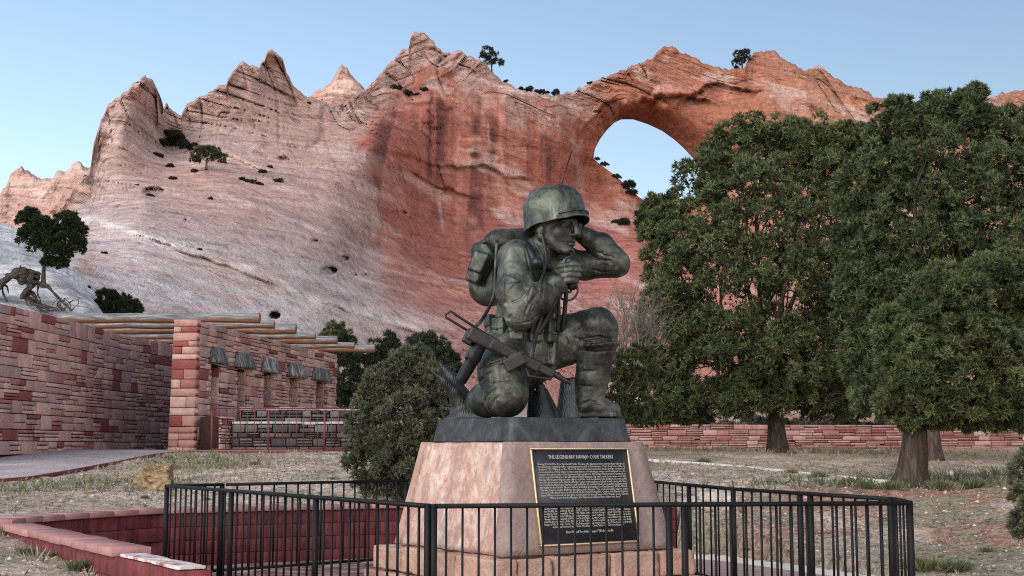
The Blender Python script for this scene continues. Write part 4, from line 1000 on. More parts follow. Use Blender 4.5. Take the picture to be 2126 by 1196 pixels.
# flat straps laid along paths
def ribbon(name, pts, w_, t_=3, mat=None, face=None, par=st):
    pts = [np.array(S(*p)) for p in pts]; q = smooth_line([Vector(p) for p in pts], 6); mb = MB(); vs = []; n_ = len(q)
    fc = Vector(face) if face is not None else Vector((0.1, -1, .1))
    for i, p in enumerate(q):
        t = (q[min(i + 1, n_ - 1)] - q[max(i - 1, 0)]).normalized(); sx = t.cross(fc).normalized(); nn = sx.cross(t).normalized()
        for a, b in ((-1, -1), (1, -1), (1, 1), (-1, 1)): vs.append(p + sx * (a * w_ * K / 2) + nn * (b * t_ * K / 2))
    f_ = [(0, 1, 2, 3), tuple((n_ - 1) * 4 + k for k in (3, 2, 1, 0))]
    for i in range(n_ - 1):
        for k in range(4): f_.append((i * 4 + k, (i + 1) * 4 + k, (i + 1) * 4 + (k + 1) % 4, i * 4 + (k + 1) % 4))
    mb.add(vs, f_); return child(name, mb.mesh(name), mat or MAT_BRZD, par)
ribbon('pack_strap', [(1086, 500, -48), (1098, 512, -82), (1110, 540, -100), (1116, 572, -92), (1118, 610, -78), (1116, 650, -80)], 13)
ribbon('rifle_sling', [(1032, 500, -20), (1029, 560, -36), (1026, 610, -40), (1012, 645, -70), (994, 672, -105), (970, 692, -130)], 7, 3, MAT_BRZ)
ribbon('webbing_strap', [(1124, 655, -82), (1114, 690, -92), (1106, 725, -112), (1101, 750, -118)], 10)
ribbon('webbing_strap', [(1168, 590, -62), (1150, 630, -72), (1132, 665, -74), (1116, 692, -80)], 13)
ribbon('webbing_strap', [(1178, 560, -20), (1176, 600, -40), (1172, 650, -36), (1168, 690, -30)], 9)
ribbon('webbing_strap', [(1158, 610, -66), (1160, 650, -58), (1158, 690, -50)], 8)
ribbon('chin_strap', [(1125, 484, -44), (1130, 505, -56), (1134, 530, -70), (1131, 556, -86), (1122, 585, -98), (1114, 600, -100)], 6.5, 2.5, MAT_BRZB)
mb = MB(); mb.tube([S(*p) for p in ((1090, 500, -40), (1104, 508, -64), (1112, 526, -84), (1113, 540, -100))], K * 2, 6); mb.tube([S(*p) for p in ((1100, 496, -40), (1112, 508, -58), (1122, 526, -76), (1128, 545, -92))], K * 1.8, 6)
child('headset_cable', mb.mesh('c', True), MAT_BRZ, st)
def _disc(g):
    g.cone(S(1114, 546, -108), S(1115, 546, -117), K * 13, K * 12.5, .004)
sdf_part('earphone', _disc, *around(S(1114, 546, -112), .12), .006, MAT_BRZD)
def _mic(g):
    g.cone(S(1184, 545, -84), S(1188, 592, -84), K * 12, K * 11, .01); g.ell(S(1190, 545, -80), K * np.array([13, 13, 12]), np.eye(3), .02)
sdf_part('handset', _mic, *around(S(1186, 568, -84), .22), .007, MAT_BRZD)
mb = MB(); mb.tube(smooth_line([Vector(S(*p)) for p in ((1186, 596, -84), (1184, 606, -90), (1172, 606, -96), (1160, 598, -98))], 6), K * 2.4, 6)
mb.tube(smooth_line([Vector(S(*p)) for p in ((1196, 588, -84), (1199, 606, -84), (1190, 620, -84), (1176, 624, -80), (1166, 620, -74))], 6), K * 2.4, 6)
child('handset_cable', mb.mesh('c', True), MAT_BRZD, st)
ribbon('handset_cord', [(1184, 520, -40), (1192, 536, -62), (1196, 560, -80), (1194, 600, -82)], 7)
mb = MB(); mb.tube([S(1160, 420, 60), S(1168, 372, 62), S(1188, 312, 66)], [K * 2.6, K * 2.0, K * 1.2], 6); child('antenna', mb.mesh('c', True), MAT_BRZD, st)
def _ears(g):
    g.cone(S(1199, 490, -6), S(1201, 466, -4), K * 8, K * 8, .01)
sdf_part('earpiece', _ears, *around(S(1200, 478, -5), .13), .007, MAT_BRZD)
# carbine
RD = -140
def Sr(x, y, d=0): return Vector(S(x, y, RD + d))
def _gun(g):
    ax = np.array(Sr(1176, 794, 22) - Sr(982, 696)); ax /= np.linalg.norm(ax); sy = np.array([0, 1, 0.]); sy = sy - ax * (sy @ ax); sy /= np.linalg.norm(sy); sz = np.cross(ax, sy); sz = sz if sz[2] > 0 else -sz
    M = np.array([ax, sy, sz])
    def bx(x0, y0, x1, y1, h_, w_, rd=3, d0=0, d1=0):
        a = np.array(Sr(x0, y0, d0)); b = np.array(Sr(x1, y1, d1)); c = (a + b) / 2; g.box(c, [np.linalg.norm(b - a) / 2, K * w_, K * h_], M, K * rd, .006)
    bx(973, 690, 1032, 719, 14, 9, 4, 0, 2); bx(1018, 713, 1120, 764, 11, 8.5, 4, 2, 12); bx(1100, 752, 1150, 779, 9, 7.5, 4, 10, 18)
    g.cone(Sr(1140, 770, 16), Sr(1176, 792, 22), K * 7, K * 5, .01); g.cone(Sr(1176, 792, 22), Sr(1184, 796, 23), K * 3.4, K * 3.2, .004)
    g.cone(Sr(1160, 775, 19), Sr(1166, 786, 19), K * 3, K * 3, .004)
    g.box(Sr(1068, 752, 2), K * np.array([21, 9, 13]), np.array([[.88, 0, .47], [0, 1, 0], [-.47, 0, .88]]), K * 2, .004)
    g.chain([Sr(1018, 716), Sr(1022, 728), Sr(1036, 733), Sr(1046, 728)], [K * 2.6] * 4, .004)
    g.chain([Sr(1092, 765, 8), Sr(1098, 781, 8), Sr(1142, 787, 14), Sr(1146, 778, 16)], [K * 3] * 4, .004)
rf = sdf_part('carbine', _gun, S(955, 815, RD) - np.array([0, .15, 0]), S(1200, 665, RD) + np.array([0, .3, 0]), .006, MAT_BRZB)
mb = MB()
mb.tube([Sr(1006, 692), Sr(942, 651), Sr(936, 646), Sr(924, 654), Sr(926, 659), Sr(990, 698)], K * 2.4, 8); w1 = child('wire_stock', mb.mesh('c', True), MAT_BRZD, st)
def _butt(g):
    g.chain([np.array(Sr(1004, 706, 10)), np.array(Sr(985, 740, 26)), np.array(Sr(958, 788, 44))], [K * 12, K * 14, K * 12], .02)
    g.box(Sr(975, 700, 4), K * np.array([11, 9, 15]), np.array([[.85, 0, -.5], [0, 1, 0], [.5, 0, .85]]), K * 4, .01)
    g.chain([np.array(Sr(985, 712, 16)), np.array(Sr(968, 742, 20))], [K * 4, K * 4], .01)
sdf_part('scabbard', _butt, S(935, 815, RD) - np.array([0, .15, 0]), S(1030, 675, RD) + np.array([0, .45, 0]), .007, MAT_BRZD)
# broken stump and brush cast with the base
def _stump(g):
    g.chain([S(968, 868, 50), S(956, 826, 56), S(940, 788, 56), S(914, 756, 52)], [K * 36, K * 22, K * 14, K * 3.5], .03, fold=(K * 2, 1.2, .4))
    g.chain([S(962, 850, 44), S(944, 815, 34), S(922, 792, 26), S(897, 770, 18)], [K * 22, K * 14, K * 10, K * 3], .02)
    g.chain([S(930, 874, 40), S(965, 866, 30), S(1010, 866, 10)], [K * 10, K * 18, K * 10], .04)
m = Mat('grooved_bronze', .45, .55, .5); cw = m.co((1, 1, 1), 'World')
wv = m.n('ShaderNodeTexWave'); wv.inputs['Scale'].default_value = 14; wv.inputs['Distortion'].default_value = 9; wv.inputs['Detail'].default_value = 3; m.l(cw, wv.inputs['Vector'])
b = m.noise(cw, 12, 6, .7)
m.color(m.ramp(b, [(.3, (0.015, 0.016, 0.019)), (.6, (0.039, 0.043, 0.046)), (.8, (0.078, 0.084, 0.087))])).bump(wv.outputs['Fac'], .25, .015).bump(b, .3, .01); MAT_BRZG = m.m
sdf_part('stump', _stump, S(885, 885, 0) - np.array([0, .2, 0]), S(1030, 745, 0) + np.array([0, .55, 0]), .009, MAT_BRZG)
def _brush(g):
    for a0, b0, r0, r1 in (((1130, 868, -20), (1122, 805, -10), 24, 10), ((1152, 868, -10), (1134, 812, -10), 14, 4), ((1180, 868, 10), (1178, 800, 15), 26, 16), ((1195, 866, 0), (1192, 790, 10), 14, 8), ((1110, 866, -10), (1104, 815, 0), 16, 8)):
        g.cone(S(*a0), S(*b0), K * r0, K * r1, .03, fold=(K * 2, 1.2, .9))
sdf_part('brush', _brush, S(1080, 885, 0) - np.array([0, .3, 0]), S(1220, 780, 0) + np.array([0, .35, 0]), .009, MAT_BRZG)
# bronze plinth on the stone
m = Mat('plinth_bronze', .5, .5, .5); cw = m.co(kind='World'); b = m.noise(cw, 5, 8, .72, .8)
m.color(m.ramp(b, [(.3, (.016, .017, .02)), (.5, (.042, .045, .05)), (.7, (.095, .10, .105))])).bump(b, .7, .03).bump(m.noise(cw, 24, 6, .7), .5, .01); MAT_PLN = m.m
pz0 = ZT; pz1 = ZT + .232
def pl4(i, z): return [ped(i, i, ZT), ped(1 - i * .8, i, ZT), ped(1 - i * .8, 1 - i * .8, ZT), ped(i, 1 - i * .8, ZT)]
bt = [Vector((p.x, p.y, pz0)) for p in pl4(.055, 0)]; tp = [Vector((p.x, p.y, pz1)) for p in pl4(.085, 0)]
pp = child('plinth', rough_block(bt + tp, 22, .016, 3.5, 77, .004), MAT_PLN, st)
# ================================================================ STONE WALLS
def stone_variant(seed, bx, bz, bd=.10):
    r = random.Random(seed); j = lambda a: r.uniform(-a, a)
    v = []; o = .5
    for x, z in ((-o, -o), (o, -o), (o, o), (-o, o)): v.append((x, .5, z))
    for x, z in ((-o, -o), (o, -o), (o, o), (-o, o)): v.append((x + j(.012), -.5 + bd + j(bd * .4), z + j(.02)))
    for x, z in ((-o + bx, -o + bz), (o - bx, -o + bz), (o - bx, o - bz), (-o + bx, o - bz)): v.append((x + j(.02), -.5 + j(.05), z + j(.03)))
    v.append((j(.15), -.52 + j(.05), j(.12)))
    f4 = [(0, 4, 7, 3), (1, 2, 6, 5), (3, 7, 6, 2), (0, 1, 5, 4)] + [(4 + i, 4 + (i + 1) % 4, 8 + (i + 1) % 4, 8 + i) for i in range(4)]
    f3 = [(8 + i, 8 + (i + 1) % 4, 12) for i in range(4)]
    return mesh('stone', v, [np.array(f4), np.array(f3)], False)
SVAR = [stone_variant(i, .03 + .02 * (i % 3), .10 + .03 * (i % 2)) for i in range(9)]
def ashlar(L, Hh, seed, hb=(.28, .44), wt=(.9, 1.6), wl=(.7, 1.7), ptall=.42):
    r = random.Random(seed); out = []; z = 0
    while z < Hh - .02:
        h = r.uniform(*hb)
        if Hh - (z + h) < hb[0] * .6: h = Hh - z
        s = -r.uniform(0, .3)
        while s < L:
            if r.random() < ptall:
                w_ = r.uniform(*wt); e_ = min(s + w_, L); e_ = L if L - e_ < .25 * wt[0] else e_; out.append((max(s, 0), e_, z, z + h)); s = e_
            else:
                w_ = r.uniform(1.3, 2.2) * wt[0]; e_ = min(s + w_, L); e_ = L if L - e_ < .25 * wt[0] else e_
                k = 2 if r.random() < .55 else 3; cuts = sorted([z + h * (i + r.uniform(-.16, .16)) / k for i in range(1, k)]); zs = [z] + cuts + [z + h]
                for a, b in zip(zs[:-1], zs[1:]):
                    q = max(s, 0)
                    while q < e_ - 1e-6:
                        n_ = min(q + r.uniform(*wl), e_); n_ = e_ if e_ - n_ < .35 * wl[0] else n_; out.append((q, n_, a, b)); q = n_
                s = e_
        z += h
    return out
def clip_rects(rects, holes):
    out = list(rects)
    for h0, h1, g0, g1 in holes:
        nxt = []
        for a, b, c, d in out:
            if b <= h0 or a >= h1 or d <= g0 or c >= g1: nxt.append((a, b, c, d)); continue
            if a < h0: nxt.append((a, h0, c, d))
            if b > h1: nxt.append((h1, b, c, d))
            m0, m1 = max(a, h0), min(b, h1)
            if c < g0 - .03: nxt.append((m0, m1, c, g0))
            if d > g1 + .03: nxt.append((m0, m1, g1, d))
        out = nxt
    return [q for q in out if q[1] - q[0] > .05 and q[3] - q[2] > .02]
class Path:
    def __init__(s, pts):
        s.p = [Vector((a[0], a[1], 0)) for a in pts]; s.c = [0]
        for a, b in zip(s.p[:-1], s.p[1:]): s.c.append(s.c[-1] + (b - a).length)
        s.L = s.c[-1]
    def at(s, q):
        i = 0
        while i < len(s.c) - 2 and s.c[i + 1] < q: i += 1
        t = (q - s.c[i]) / (s.c[i + 1] - s.c[i]); d = (s.p[i + 1] - s.p[i]).normalized()
        return s.p[i] + (s.p[i + 1] - s.p[i]) * t, d
    def s_at_px(s, px):
        best = None
        for k in range(2001):
            q = s.L * k / 2000; p, _ = s.at(q); e_ = abs(CX + FPX * p.x / p.y - px)
            if best is None or e_ < best[0]: best = (e_, q)
        return best[1]
_pinv = {}
def put_stone(par, p, d, nrm, w_, dep, h_, mat, name='stone', rnd=None, var=None):
    """box of stone with its back on the wall core: centre p (on the face), along d, outward nrm"""
    rr = rnd or random
    me = var or rr.choice(SVAR)
    o = bpy.data.objects.new(name, me); COL.objects.link(o)
    up = Vector((0, 0, 1)); M = Matrix((d * w_, -nrm * dep, up * h_)).transposed().to_4x4()
    if (d.cross(-nrm)).z < 0: M = Matrix((-d * w_, -nrm * dep, up * h_)).transposed().to_4x4()
    M.translation = p
    o.parent = par
    if par.name not in _pinv: _pinv[par.name] = Matrix.LocRotScale(par.location, par.rotation_euler, None).inverted()
    o.matrix_parent_inverse = _pinv[par.name]
    o.matrix_basis = M
    return o
SVARC = [stone_variant(40 + i, .02, .05, .045) for i in range(9)]
def mk_stone_variants(mat, n0=0, n=9, src=None):
    out = []
    for i in range(n):
        me = (src or SVAR)[(i + n0) % len(SVAR)].copy(); me.materials.append(mat); out.append(me)
    return out
def face_wall(par, path, rects, z0, side, vars_, dep=.16, gap=.022, proud=.028, seed=1, limit=290, stops=None, mat=None):
    """each stone an object; past the limit the least visible ones are joined into one part"""
    r = random.Random(seed); out = []
    for a, b, c, d in rects:
        pa, _ = path.at(a); pb, _ = path.at(b); t = (pb - pa).normalized(); n_ = Vector((t.y, -t.x, 0)) * side; p = (pa + pb) / 2
        pr = r.uniform(-proud, proud) * .6; q = p + n_ * (pr - dep / 2 + .02) + Vector((0, 0, z0 + (c + d) / 2)); px = CX + FPX * p.x / p.y
        out.append(((b - a) * (d - c) / p.y ** 2 * (1 if -15 < px < 2140 else .01), q, t, n_, (pb - pa).length - gap, (d - c) - gap))
    out.sort(key=lambda q: -q[0])
    for _, q, t, n_, w_, h_ in out[:limit]: put_stone(par, q, t, n_, w_, dep, h_, None, 'stone', r, r.choice(vars_))
    if len(out) > limit and mat is not None:
        V = []; F4 = []; F3 = []; Cc = []
        for _, q, t, n_, w_, h_ in out[limit:]:
            me = r.choice(vars_); co = np.empty(len(me.vertices) * 3, np.float32); me.vertices.foreach_get('co', co); co = co.reshape(-1, 3); o = len(V)
            tt = t if (t.cross(-n_)).z > 0 else -t
            M = np.array([tuple(tt * w_), tuple(-n_ * dep), (0, 0, h_)]); V.extend((co @ M + np.array(q)).tolist()); u = r.random(); cc = [c for s0, c in stops if s0 <= u][-1]; Cc.extend([cc] * len(co))
            for pl_ in me.polygons: (F4 if len(pl_.vertices) == 4 else F3).append([k + o for k in pl_.vertices])
        o = child('small_stones', mesh('small_stones', np.array(V), [np.array(F4), np.array(F3)], False, np.array(Cc)), mat, par); o['kind'] = 'stuff'
def core_wall(path, z0, h, side, th, inset=.06, n=40, holes=()):
    """mortar core behind the facing; side +1 = right of travel is the face"""
    mb = MB(); cuts = sorted(set([path.L * i / n for i in range(n + 1)] + [q for hh in holes for q in hh[:2]]))
    zs = sorted(set([0, h] + [q for hh in holes for q in hh[2:]]))
    for a, b in zip(cuts[:-1], cuts[1:]):
        for c, d in zip(zs[:-1], zs[1:]):
            mid = ((a + b) / 2, (c + d) / 2)
            if any(hh[0] < mid[0] < hh[1] and hh[2] < mid[1] < hh[3] for hh in holes): continue
            q = []
            for s in (a, b):
                p, t = path.at(s); n_ = Vector((t.y, -t.x, 0)) * side
                q.append((p - n_ * inset, p - n_ * th))
            vs_ = [q[0][0], q[1][0], q[1][1], q[0][1]]
            mb.add([v + Vector((0, 0, z0 + c)) for v in vs_] + [v + Vector((0, 0, z0 + d)) for v in vs_], [(0, 1, 5, 4), (1, 2, 6, 5), (2, 3, 7, 6), (3, 0, 4, 7), (4, 5, 6, 7), (0, 3, 2, 1)])
    return mb.mesh('core')
def wall_stone_mat(name, stops):
    m = Mat(name, .9, 0, .18); cw = m.co(kind='World'); r_ = m.rnd()
    c = m.attr() if stops is None else m.ramp(r_, stops, 'CONSTANT'); a = m.noise(cw, 2.6, 7, .68); b = m.noise(m.co((3, 3, 9), 'World'), 3.0, 6, .7)
    c = m.mix(c, m.ramp(a, [(.3, .72), (.55, 1.0), (.75, 1.22)]), 1.0, 'MULTIPLY')
    c = m.mix(c, m.ramp(b, [(.3, .85), (.65, 1.1)]), 1.0, 'MULTIPLY')
    m.color(c).bump(a, .5, .05).bump(b, .5, .025); return m.m
ST_STOPS = [(0, (.47, .28, .25)), (.10, (.41, .235, .215)), (.22, (.53, .335, .295)), (.34, (.36, .235, .23)), (.46, (.48, .30, .27)), (.58, (.235, .07, .065)), (.65, (.43, .265, .245)), (.76, (.56, .37, .325)), (.85, (.32, .14, .125)), (.92, (.50, .33, .30))]
MAT_ST = wall_stone_mat('coursed_red_sandstone', ST_STOPS); MAT_STM = wall_stone_mat('coursed_red_sandstone_small', None)
MAT_STP = wall_stone_mat('salmon_sandstone', [(0, (0.386, 0.215, 0.177)), (.18, (0.331, 0.165, 0.135)), (.36, (0.423, 0.260, 0.218)), (.52, (0.230, 0.070, 0.062)), (.66, (0.368, 0.205, 0.172)), (.80, (0.442, 0.290, 0.250)), (.92, (0.285, 0.120, 0.104))])
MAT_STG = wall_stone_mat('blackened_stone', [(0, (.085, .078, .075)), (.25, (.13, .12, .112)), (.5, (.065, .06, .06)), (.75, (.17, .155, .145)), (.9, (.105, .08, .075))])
MAT_STL = wall_stone_mat('low_wall_stone', [(0, (.36, .20, .18)), (.2, (.27, .12, .11)), (.4, (.42, .26, .235)), (.6, (.32, .165, .15)), (.8, (.24, .085, .08)), (.9, (.45, .30, .27))])
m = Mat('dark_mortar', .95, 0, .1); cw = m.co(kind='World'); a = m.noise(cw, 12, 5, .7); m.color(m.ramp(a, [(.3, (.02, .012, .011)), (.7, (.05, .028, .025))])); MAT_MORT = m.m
V_ST, V_STP, V_STG, V_STL = mk_stone_variants(MAT_ST, 0, 9, SVARC), mk_stone_variants(MAT_STP, 2, 9, SVARC), mk_stone_variants(MAT_STG, 4), mk_stone_variants(MAT_STL, 1)
BZ, WH = 1.37, 3.0                                   # floor of the memorial court, height of its walls
# curved wall at the walk
lw = empty('curved_stone_wall', (-9.9, 32, BZ)); tag(lw, 'long curved wall of coursed red sandstone rising beside the paved walkway', 'wall')
LP = Path([(p.x, p.y) for p in smooth_line([(-10.3, 24.6), (-10.17, 26.5), (-10.02, 29.4), (-9.97, 31.4), (-9.9, 33.5), (-9.72, 35.2), (-9.46, 37.2), (-9.1, 39.5)], 3)])
face_wall(lw, LP, ashlar(LP.L, WH, 5, hb=(.20, .33), wt=(.40, .82), wl=(.38, .95), ptall=.42), BZ - .05, 1, V_ST, seed=4, gap=.018, stops=ST_STOPS, mat=MAT_STM)
child('core', core_wall(LP, BZ - .25, WH + .17, 1, .45), MAT_MORT, lw)
# window wall with its end pier
rw = empty('stone_window_wall', (-6.4, 35, BZ)); tag(rw, 'red sandstone wall with five hooded niches and a bright square end pier', 'wall')
RP = Path([(p.x, p.y) for p in smooth_line([(-7.12, 30.3), (-6.75, 33.0), (-6.33, 36.0), (-5.9, 38.7), (-5.42, 41.2)], 3)])
NPX = [(438, 457), (492, 512), (547, 568), (602, 622), (656, 675)]
holes = []
for a, b in NPX: holes.append((RP.s_at_px(a), RP.s_at_px(b), .55, 2.07))
face_wall(rw, RP, clip_rects(ashlar(RP.L, WH, 15, hb=(.20, .32), wt=(.42, .85), wl=(.4, .9)), holes), BZ - .05, 1, V_ST, seed=14, gap=.018, limit=220, stops=ST_STOPS, mat=MAT_STM)
child('core', core_wall(RP, BZ - .25, WH + .16, 1, .53, holes=[(a, b, c + .2, d + .2) for a, b, c, d in holes]), MAT_MORT, rw)
# niche backs and far jambs faced with stone
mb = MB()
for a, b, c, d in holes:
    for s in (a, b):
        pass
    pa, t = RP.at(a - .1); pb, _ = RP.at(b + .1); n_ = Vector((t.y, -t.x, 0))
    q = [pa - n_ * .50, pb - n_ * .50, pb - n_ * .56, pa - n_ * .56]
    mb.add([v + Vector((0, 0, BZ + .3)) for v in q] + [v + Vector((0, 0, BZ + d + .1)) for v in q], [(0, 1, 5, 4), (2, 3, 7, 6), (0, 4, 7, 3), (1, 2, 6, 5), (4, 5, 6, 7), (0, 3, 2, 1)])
    r = random.Random(int(a * 100)); z = c
    pj, t = RP.at(b); n_ = Vector((t.y, -t.x, 0))
    while z < d - .05:
        h = min(r.uniform(.14, .34), d - z); w1 = r.uniform(.2, .3)
        for x0, x1 in ((.02, w1), (w1, .49)):
            put_stone(rw, pj - t * .02 - n_ * ((x0 + x1) / 2) + Vector((0, 0, BZ - .05 + z + h / 2)), n_, -t, x1 - x0 - .012, .06, h - .012, None, 'stone', r, r.choice(V_ST))
        z += h
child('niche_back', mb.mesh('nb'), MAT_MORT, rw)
# pier: end face towards the walk
r = random.Random(3); z = 0; p0, t = RP.at(0); n_ = Vector((t.y, -t.x, 0)); PWd = .56
while z < WH + .02:
    h = r.uniform(.12, .27)
    if WH + .04 - z - h < .1: h = WH + .04 - z
    bat = .06 * (1 - z / WH)
    c1 = r.uniform(.2, .38) if r.random() < .75 else None
    xs = [-.0, c1, PWd + bat] if c1 else [0, PWd + bat]
    for x0, x1 in zip(xs[:-1], xs[1:]):
        put_stone(rw, p0 - t * (.06 + bat * .3) - n_ * ((x0 + x1) / 2 - .02) + Vector((0, 0, BZ - .05 + z + h / 2)), n_, -t, x1 - x0 - .012, .24 + r.uniform(-.02, .02), h - .012, None, 'pier_stone', r, r.choice(V_STP))
    z += h
# dark slab hoods over the niches
m = Mat('hood_slab', .6, 0, .4); cw = m.co(kind='World'); a = m.noise(m.co((2, 2, .6), 'World'), 2.2, 6, .65, 1.0); b = m.noise(cw, 9, 6, .7)
c = m.ramp(a, [(.33, (.03, .03, .032)), (.46, (.09, .09, .093)), (.58, (.24, .24, .24)), (.72, (.40, .40, .40))]); c = m.mix(c, m.ramp(m.rnd(), [(0, .7), (1, 1.5)]), 1.0, 'MULTIPLY')
m.color(m.mix(c, m.ramp(b, [(.3, .7), (.7, 1.15)]), 1.0, 'MULTIPLY')).bump(b, .3, .02); MAT_HOOD = m.m
HPX = [(432, 463, 720, 754), (485, 519, 734, 766), (542, 573, 748, 776), (594, 628, 760, 786), (647, 680, 768, 794)]
for i, (a, b, y0, y1) in enumerate(HPX):
    sa, sb = RP.s_at_px(a + 1), RP.s_at_px(b - 1); pa, t = RP.at(sa); pb, _ = RP.at(sb); n_ = Vector((t.y, -t.x, 0)); zt = BZ + 2.44; zb = BZ + 2.05; k = .10
    q = [pa + n_ * .17 - t * k, pb + n_ * .17 + t * k, pb + n_ * .02 + t * k, pa + n_ * .02 - t * k]; u_ = [pa + n_ * .075 + t * .05, pb + n_ * .075 - t * .05, pb + n_ * .0 - t * .05, pa + n_ * .0 + t * .05]
    child('niche_hood', rough_block([v + Vector((0, 0, zb)) for v in q] + [v + Vector((0, 0, zt)) for v in u_], 4, .02, 4, 300 + i, .004), MAT_HOOD, rw)
# roof logs
m = Mat('peeled_log', .7, 0, .3); geo = m.n('ShaderNodeNewGeometry'); sepn = m.n('ShaderNodeSeparateXYZ'); m.l(geo.outputs['Normal'], sepn.inputs[0])
gr = m.noise(m.co((1.0, 14, 14), 'World'), 2.5, 6, .65); gr2 = m.noise(m.co((.6, 4, 4), 'World'), 2.0, 4, .6)
grey = m.ramp(gr, [(.34, (.05, .052, .056)), (.5, (.14, .145, .15)), (.68, (.32, .325, .33))]); org = m.ramp(gr, [(.3, (.12, .05, .025)), (.55, (.24, .10, .05)), (.75, (.36, .17, .09))])
fz = m.math('ADD', sepn.outputs[2], m.math('MULTIPLY', m.math('SUBTRACT', gr2, .5), 1.3))
m.color(m.mix(org, grey, m.ramp(m.math('ADD', fz, .5), [(.10, 0.0), (.24, 1.0)]))).bump(gr, .4, .012); MAT_LOG = m.m
m = Mat('log_end', .7, 0, .3); a = m.noise(m.co(), 9, 5, .6); m.color(m.ramp(a, [(.3, (.15, .055, .025)), (.7, (.30, .12, .055))])); MAT_LOGE = m.m
LOGS = [(539, 659, 21), (569, 672, 16), (614, 684.5, 21), (655, 696, 15), (700, 709.5, 18), (735, 715.5, 13.5), (778, 726, 16.5)]
for i, (x, y, dia) in enumerate(LOGS):
    d = 31.1 + i * 1.66; c = P(x, y, d); rad = dia / FPX * d / 2; zc = BZ + WH + .0 + rad
    tl_ = Vector((-10.75 + i * .15, d + .1, zc)); te = Vector((c.x, d, zc)); pts = []; rs = []
    rr = random.Random(50 + i); sag = [rr.uniform(-.02, .02) for _ in range(9)]
    for k in range(9): pts.append(tl_.lerp(te, k / 8) + Vector((0, sag[k], sag[(k * 3) % 9] * .8))); rs.append(rad * (1 + .05 * math.sin(k * 1.7 + i)))
    lo = empty('roof_log', te); mb = MB(); mb.tube(pts, rs, 18, False); child('log', mb.mesh('log', True), MAT_LOG, lo)
    mb = MB(); mb.tube([te - Vector((.002, 0, 0)), te + Vector((.012, 0, 0))], [rs[-1] * .985, rs[-1] * .93], 18); child('cut_end', mb.mesh('le'), MAT_LOGE, lo)
    nth = ['first', 'second', 'third', 'fourth', 'fifth', 'sixth', 'last'][i]
    tag(lo, f'{"thick" if dia > 16 else "slender"} weathered log beam, {nth} of seven counted from the end pier', 'log beam', 'log beams laid across the stone walls')

# dark stepped stone bench behind the red railing
tb = empty('stepped_stone_terrace', (-4.5, 31, BZ)); tag(tb, 'blackened two-step stone terrace with pale ledges behind the red railing', 'terrace')
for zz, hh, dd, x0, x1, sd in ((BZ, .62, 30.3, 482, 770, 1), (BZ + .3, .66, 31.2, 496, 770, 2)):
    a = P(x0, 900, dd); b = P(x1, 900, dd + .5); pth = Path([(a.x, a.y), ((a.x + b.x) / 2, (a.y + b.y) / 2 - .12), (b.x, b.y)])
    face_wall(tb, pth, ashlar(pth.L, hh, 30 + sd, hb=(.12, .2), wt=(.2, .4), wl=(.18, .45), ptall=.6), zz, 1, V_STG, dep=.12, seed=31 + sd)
    child('core', core_wall(pth, zz - .3, hh + .29, 1, .8, .03), MAT_MORT, tb)
    mb = MB(); n = 10
    for k in range(n):
        s0 = pth.L * k / n; s1 = pth.L * (k + 1) / n - .012; p, t = pth.at((s0 + s1) / 2); q = Vector((t.y, -t.x, 0)); rr = random.Random(k + sd * 10)
        w_ = (s1 - s0); M = Matrix((t, -q, Vector((0, 0, 1)))).transposed()
        mb = MB(); mb.box((0, 0, 0), (w_, .42, .055 + rr.uniform(-.01, .01)), M); o = child('ledge_slab', mb.mesh('ledge'), None, tb); o.matrix_basis = Matrix.Translation(p - q * .17 + Vector((0, 0, zz + hh + .03 + rr.uniform(-.006, .01)))); bevel_mod(o, .012); o.data.materials.append(MAT_CONC)
# sloping cheek wall at its end
ck = Path([(P(455, 900, 30.0).x, 30.0), (P(487, 900, 30.6).x, 30.6)])
face_wall(tb, ck, [q for q in ashlar(ck.L, .8, 77, hb=(.12, .2), wt=(.2, .4), wl=(.18, .35))], BZ, 1, V_ST, dep=.12, seed=78)
child('core', core_wall(ck, BZ - .2, .98, 1, .5, .03, 4), MAT_MORT, tb)
m = Mat('railing_paint', .5, 0, .4); a = m.noise(m.co(), 8, 4, .6); m.color(m.ramp(a, [(.3, (.09, .012, .018)), (.7, (.16, .028, .034))])); MAT_RAIL = m.m
rl = empty('red_railing', P(590, 937, 29.3)); tag(rl, 'thin red painted metal railing in front of the stepped terrace', 'railing')
ra, rb = P(441, 848, 29.3), P(790, 848, 29.6); zt, zb = ra.z, BZ + .06
mb = MB(); mb.bar(ra, rb, .034); child('top_rail', mb.mesh(), MAT_RAIL, rl)
mb = MB(); mb.bar(Vector((ra.x, ra.y, zb)), Vector((rb.x, rb.y, zb)), .026); child('bottom_rail', mb.mesh(), MAT_RAIL, rl)
mb = MB(); mb.box((0, 0, 0), (.04, .04, 1)); pmesh = mb.mesh(); pmesh.materials.append(MAT_RAIL); mb = MB(); mb.box((0, 0, 0), (.014, .014, 1)); bmesh_ = mb.mesh(); bmesh_.materials.append(MAT_RAIL)
def upright(name, me, par, x, y, z0, z1):
    o = bpy.data.objects.new(name, me); COL.objects.link(o); o.parent = par; o.matrix_parent_inverse = Matrix.Translation(-par.location); o.location = (x, y, (z0 + z1) / 2); o.scale = (1, 1, z1 - z0); return o
for k in range(25):
    t = k / 24; p = ra.lerp(rb, t)
    if k % 8 in (0,) or k == 24: upright('post', pmesh, rl, p.x, p.y, BZ - .15, zt - .024)
    else: upright('bar', bmesh_, rl, p.x, p.y, zb + .018, zt - .024)

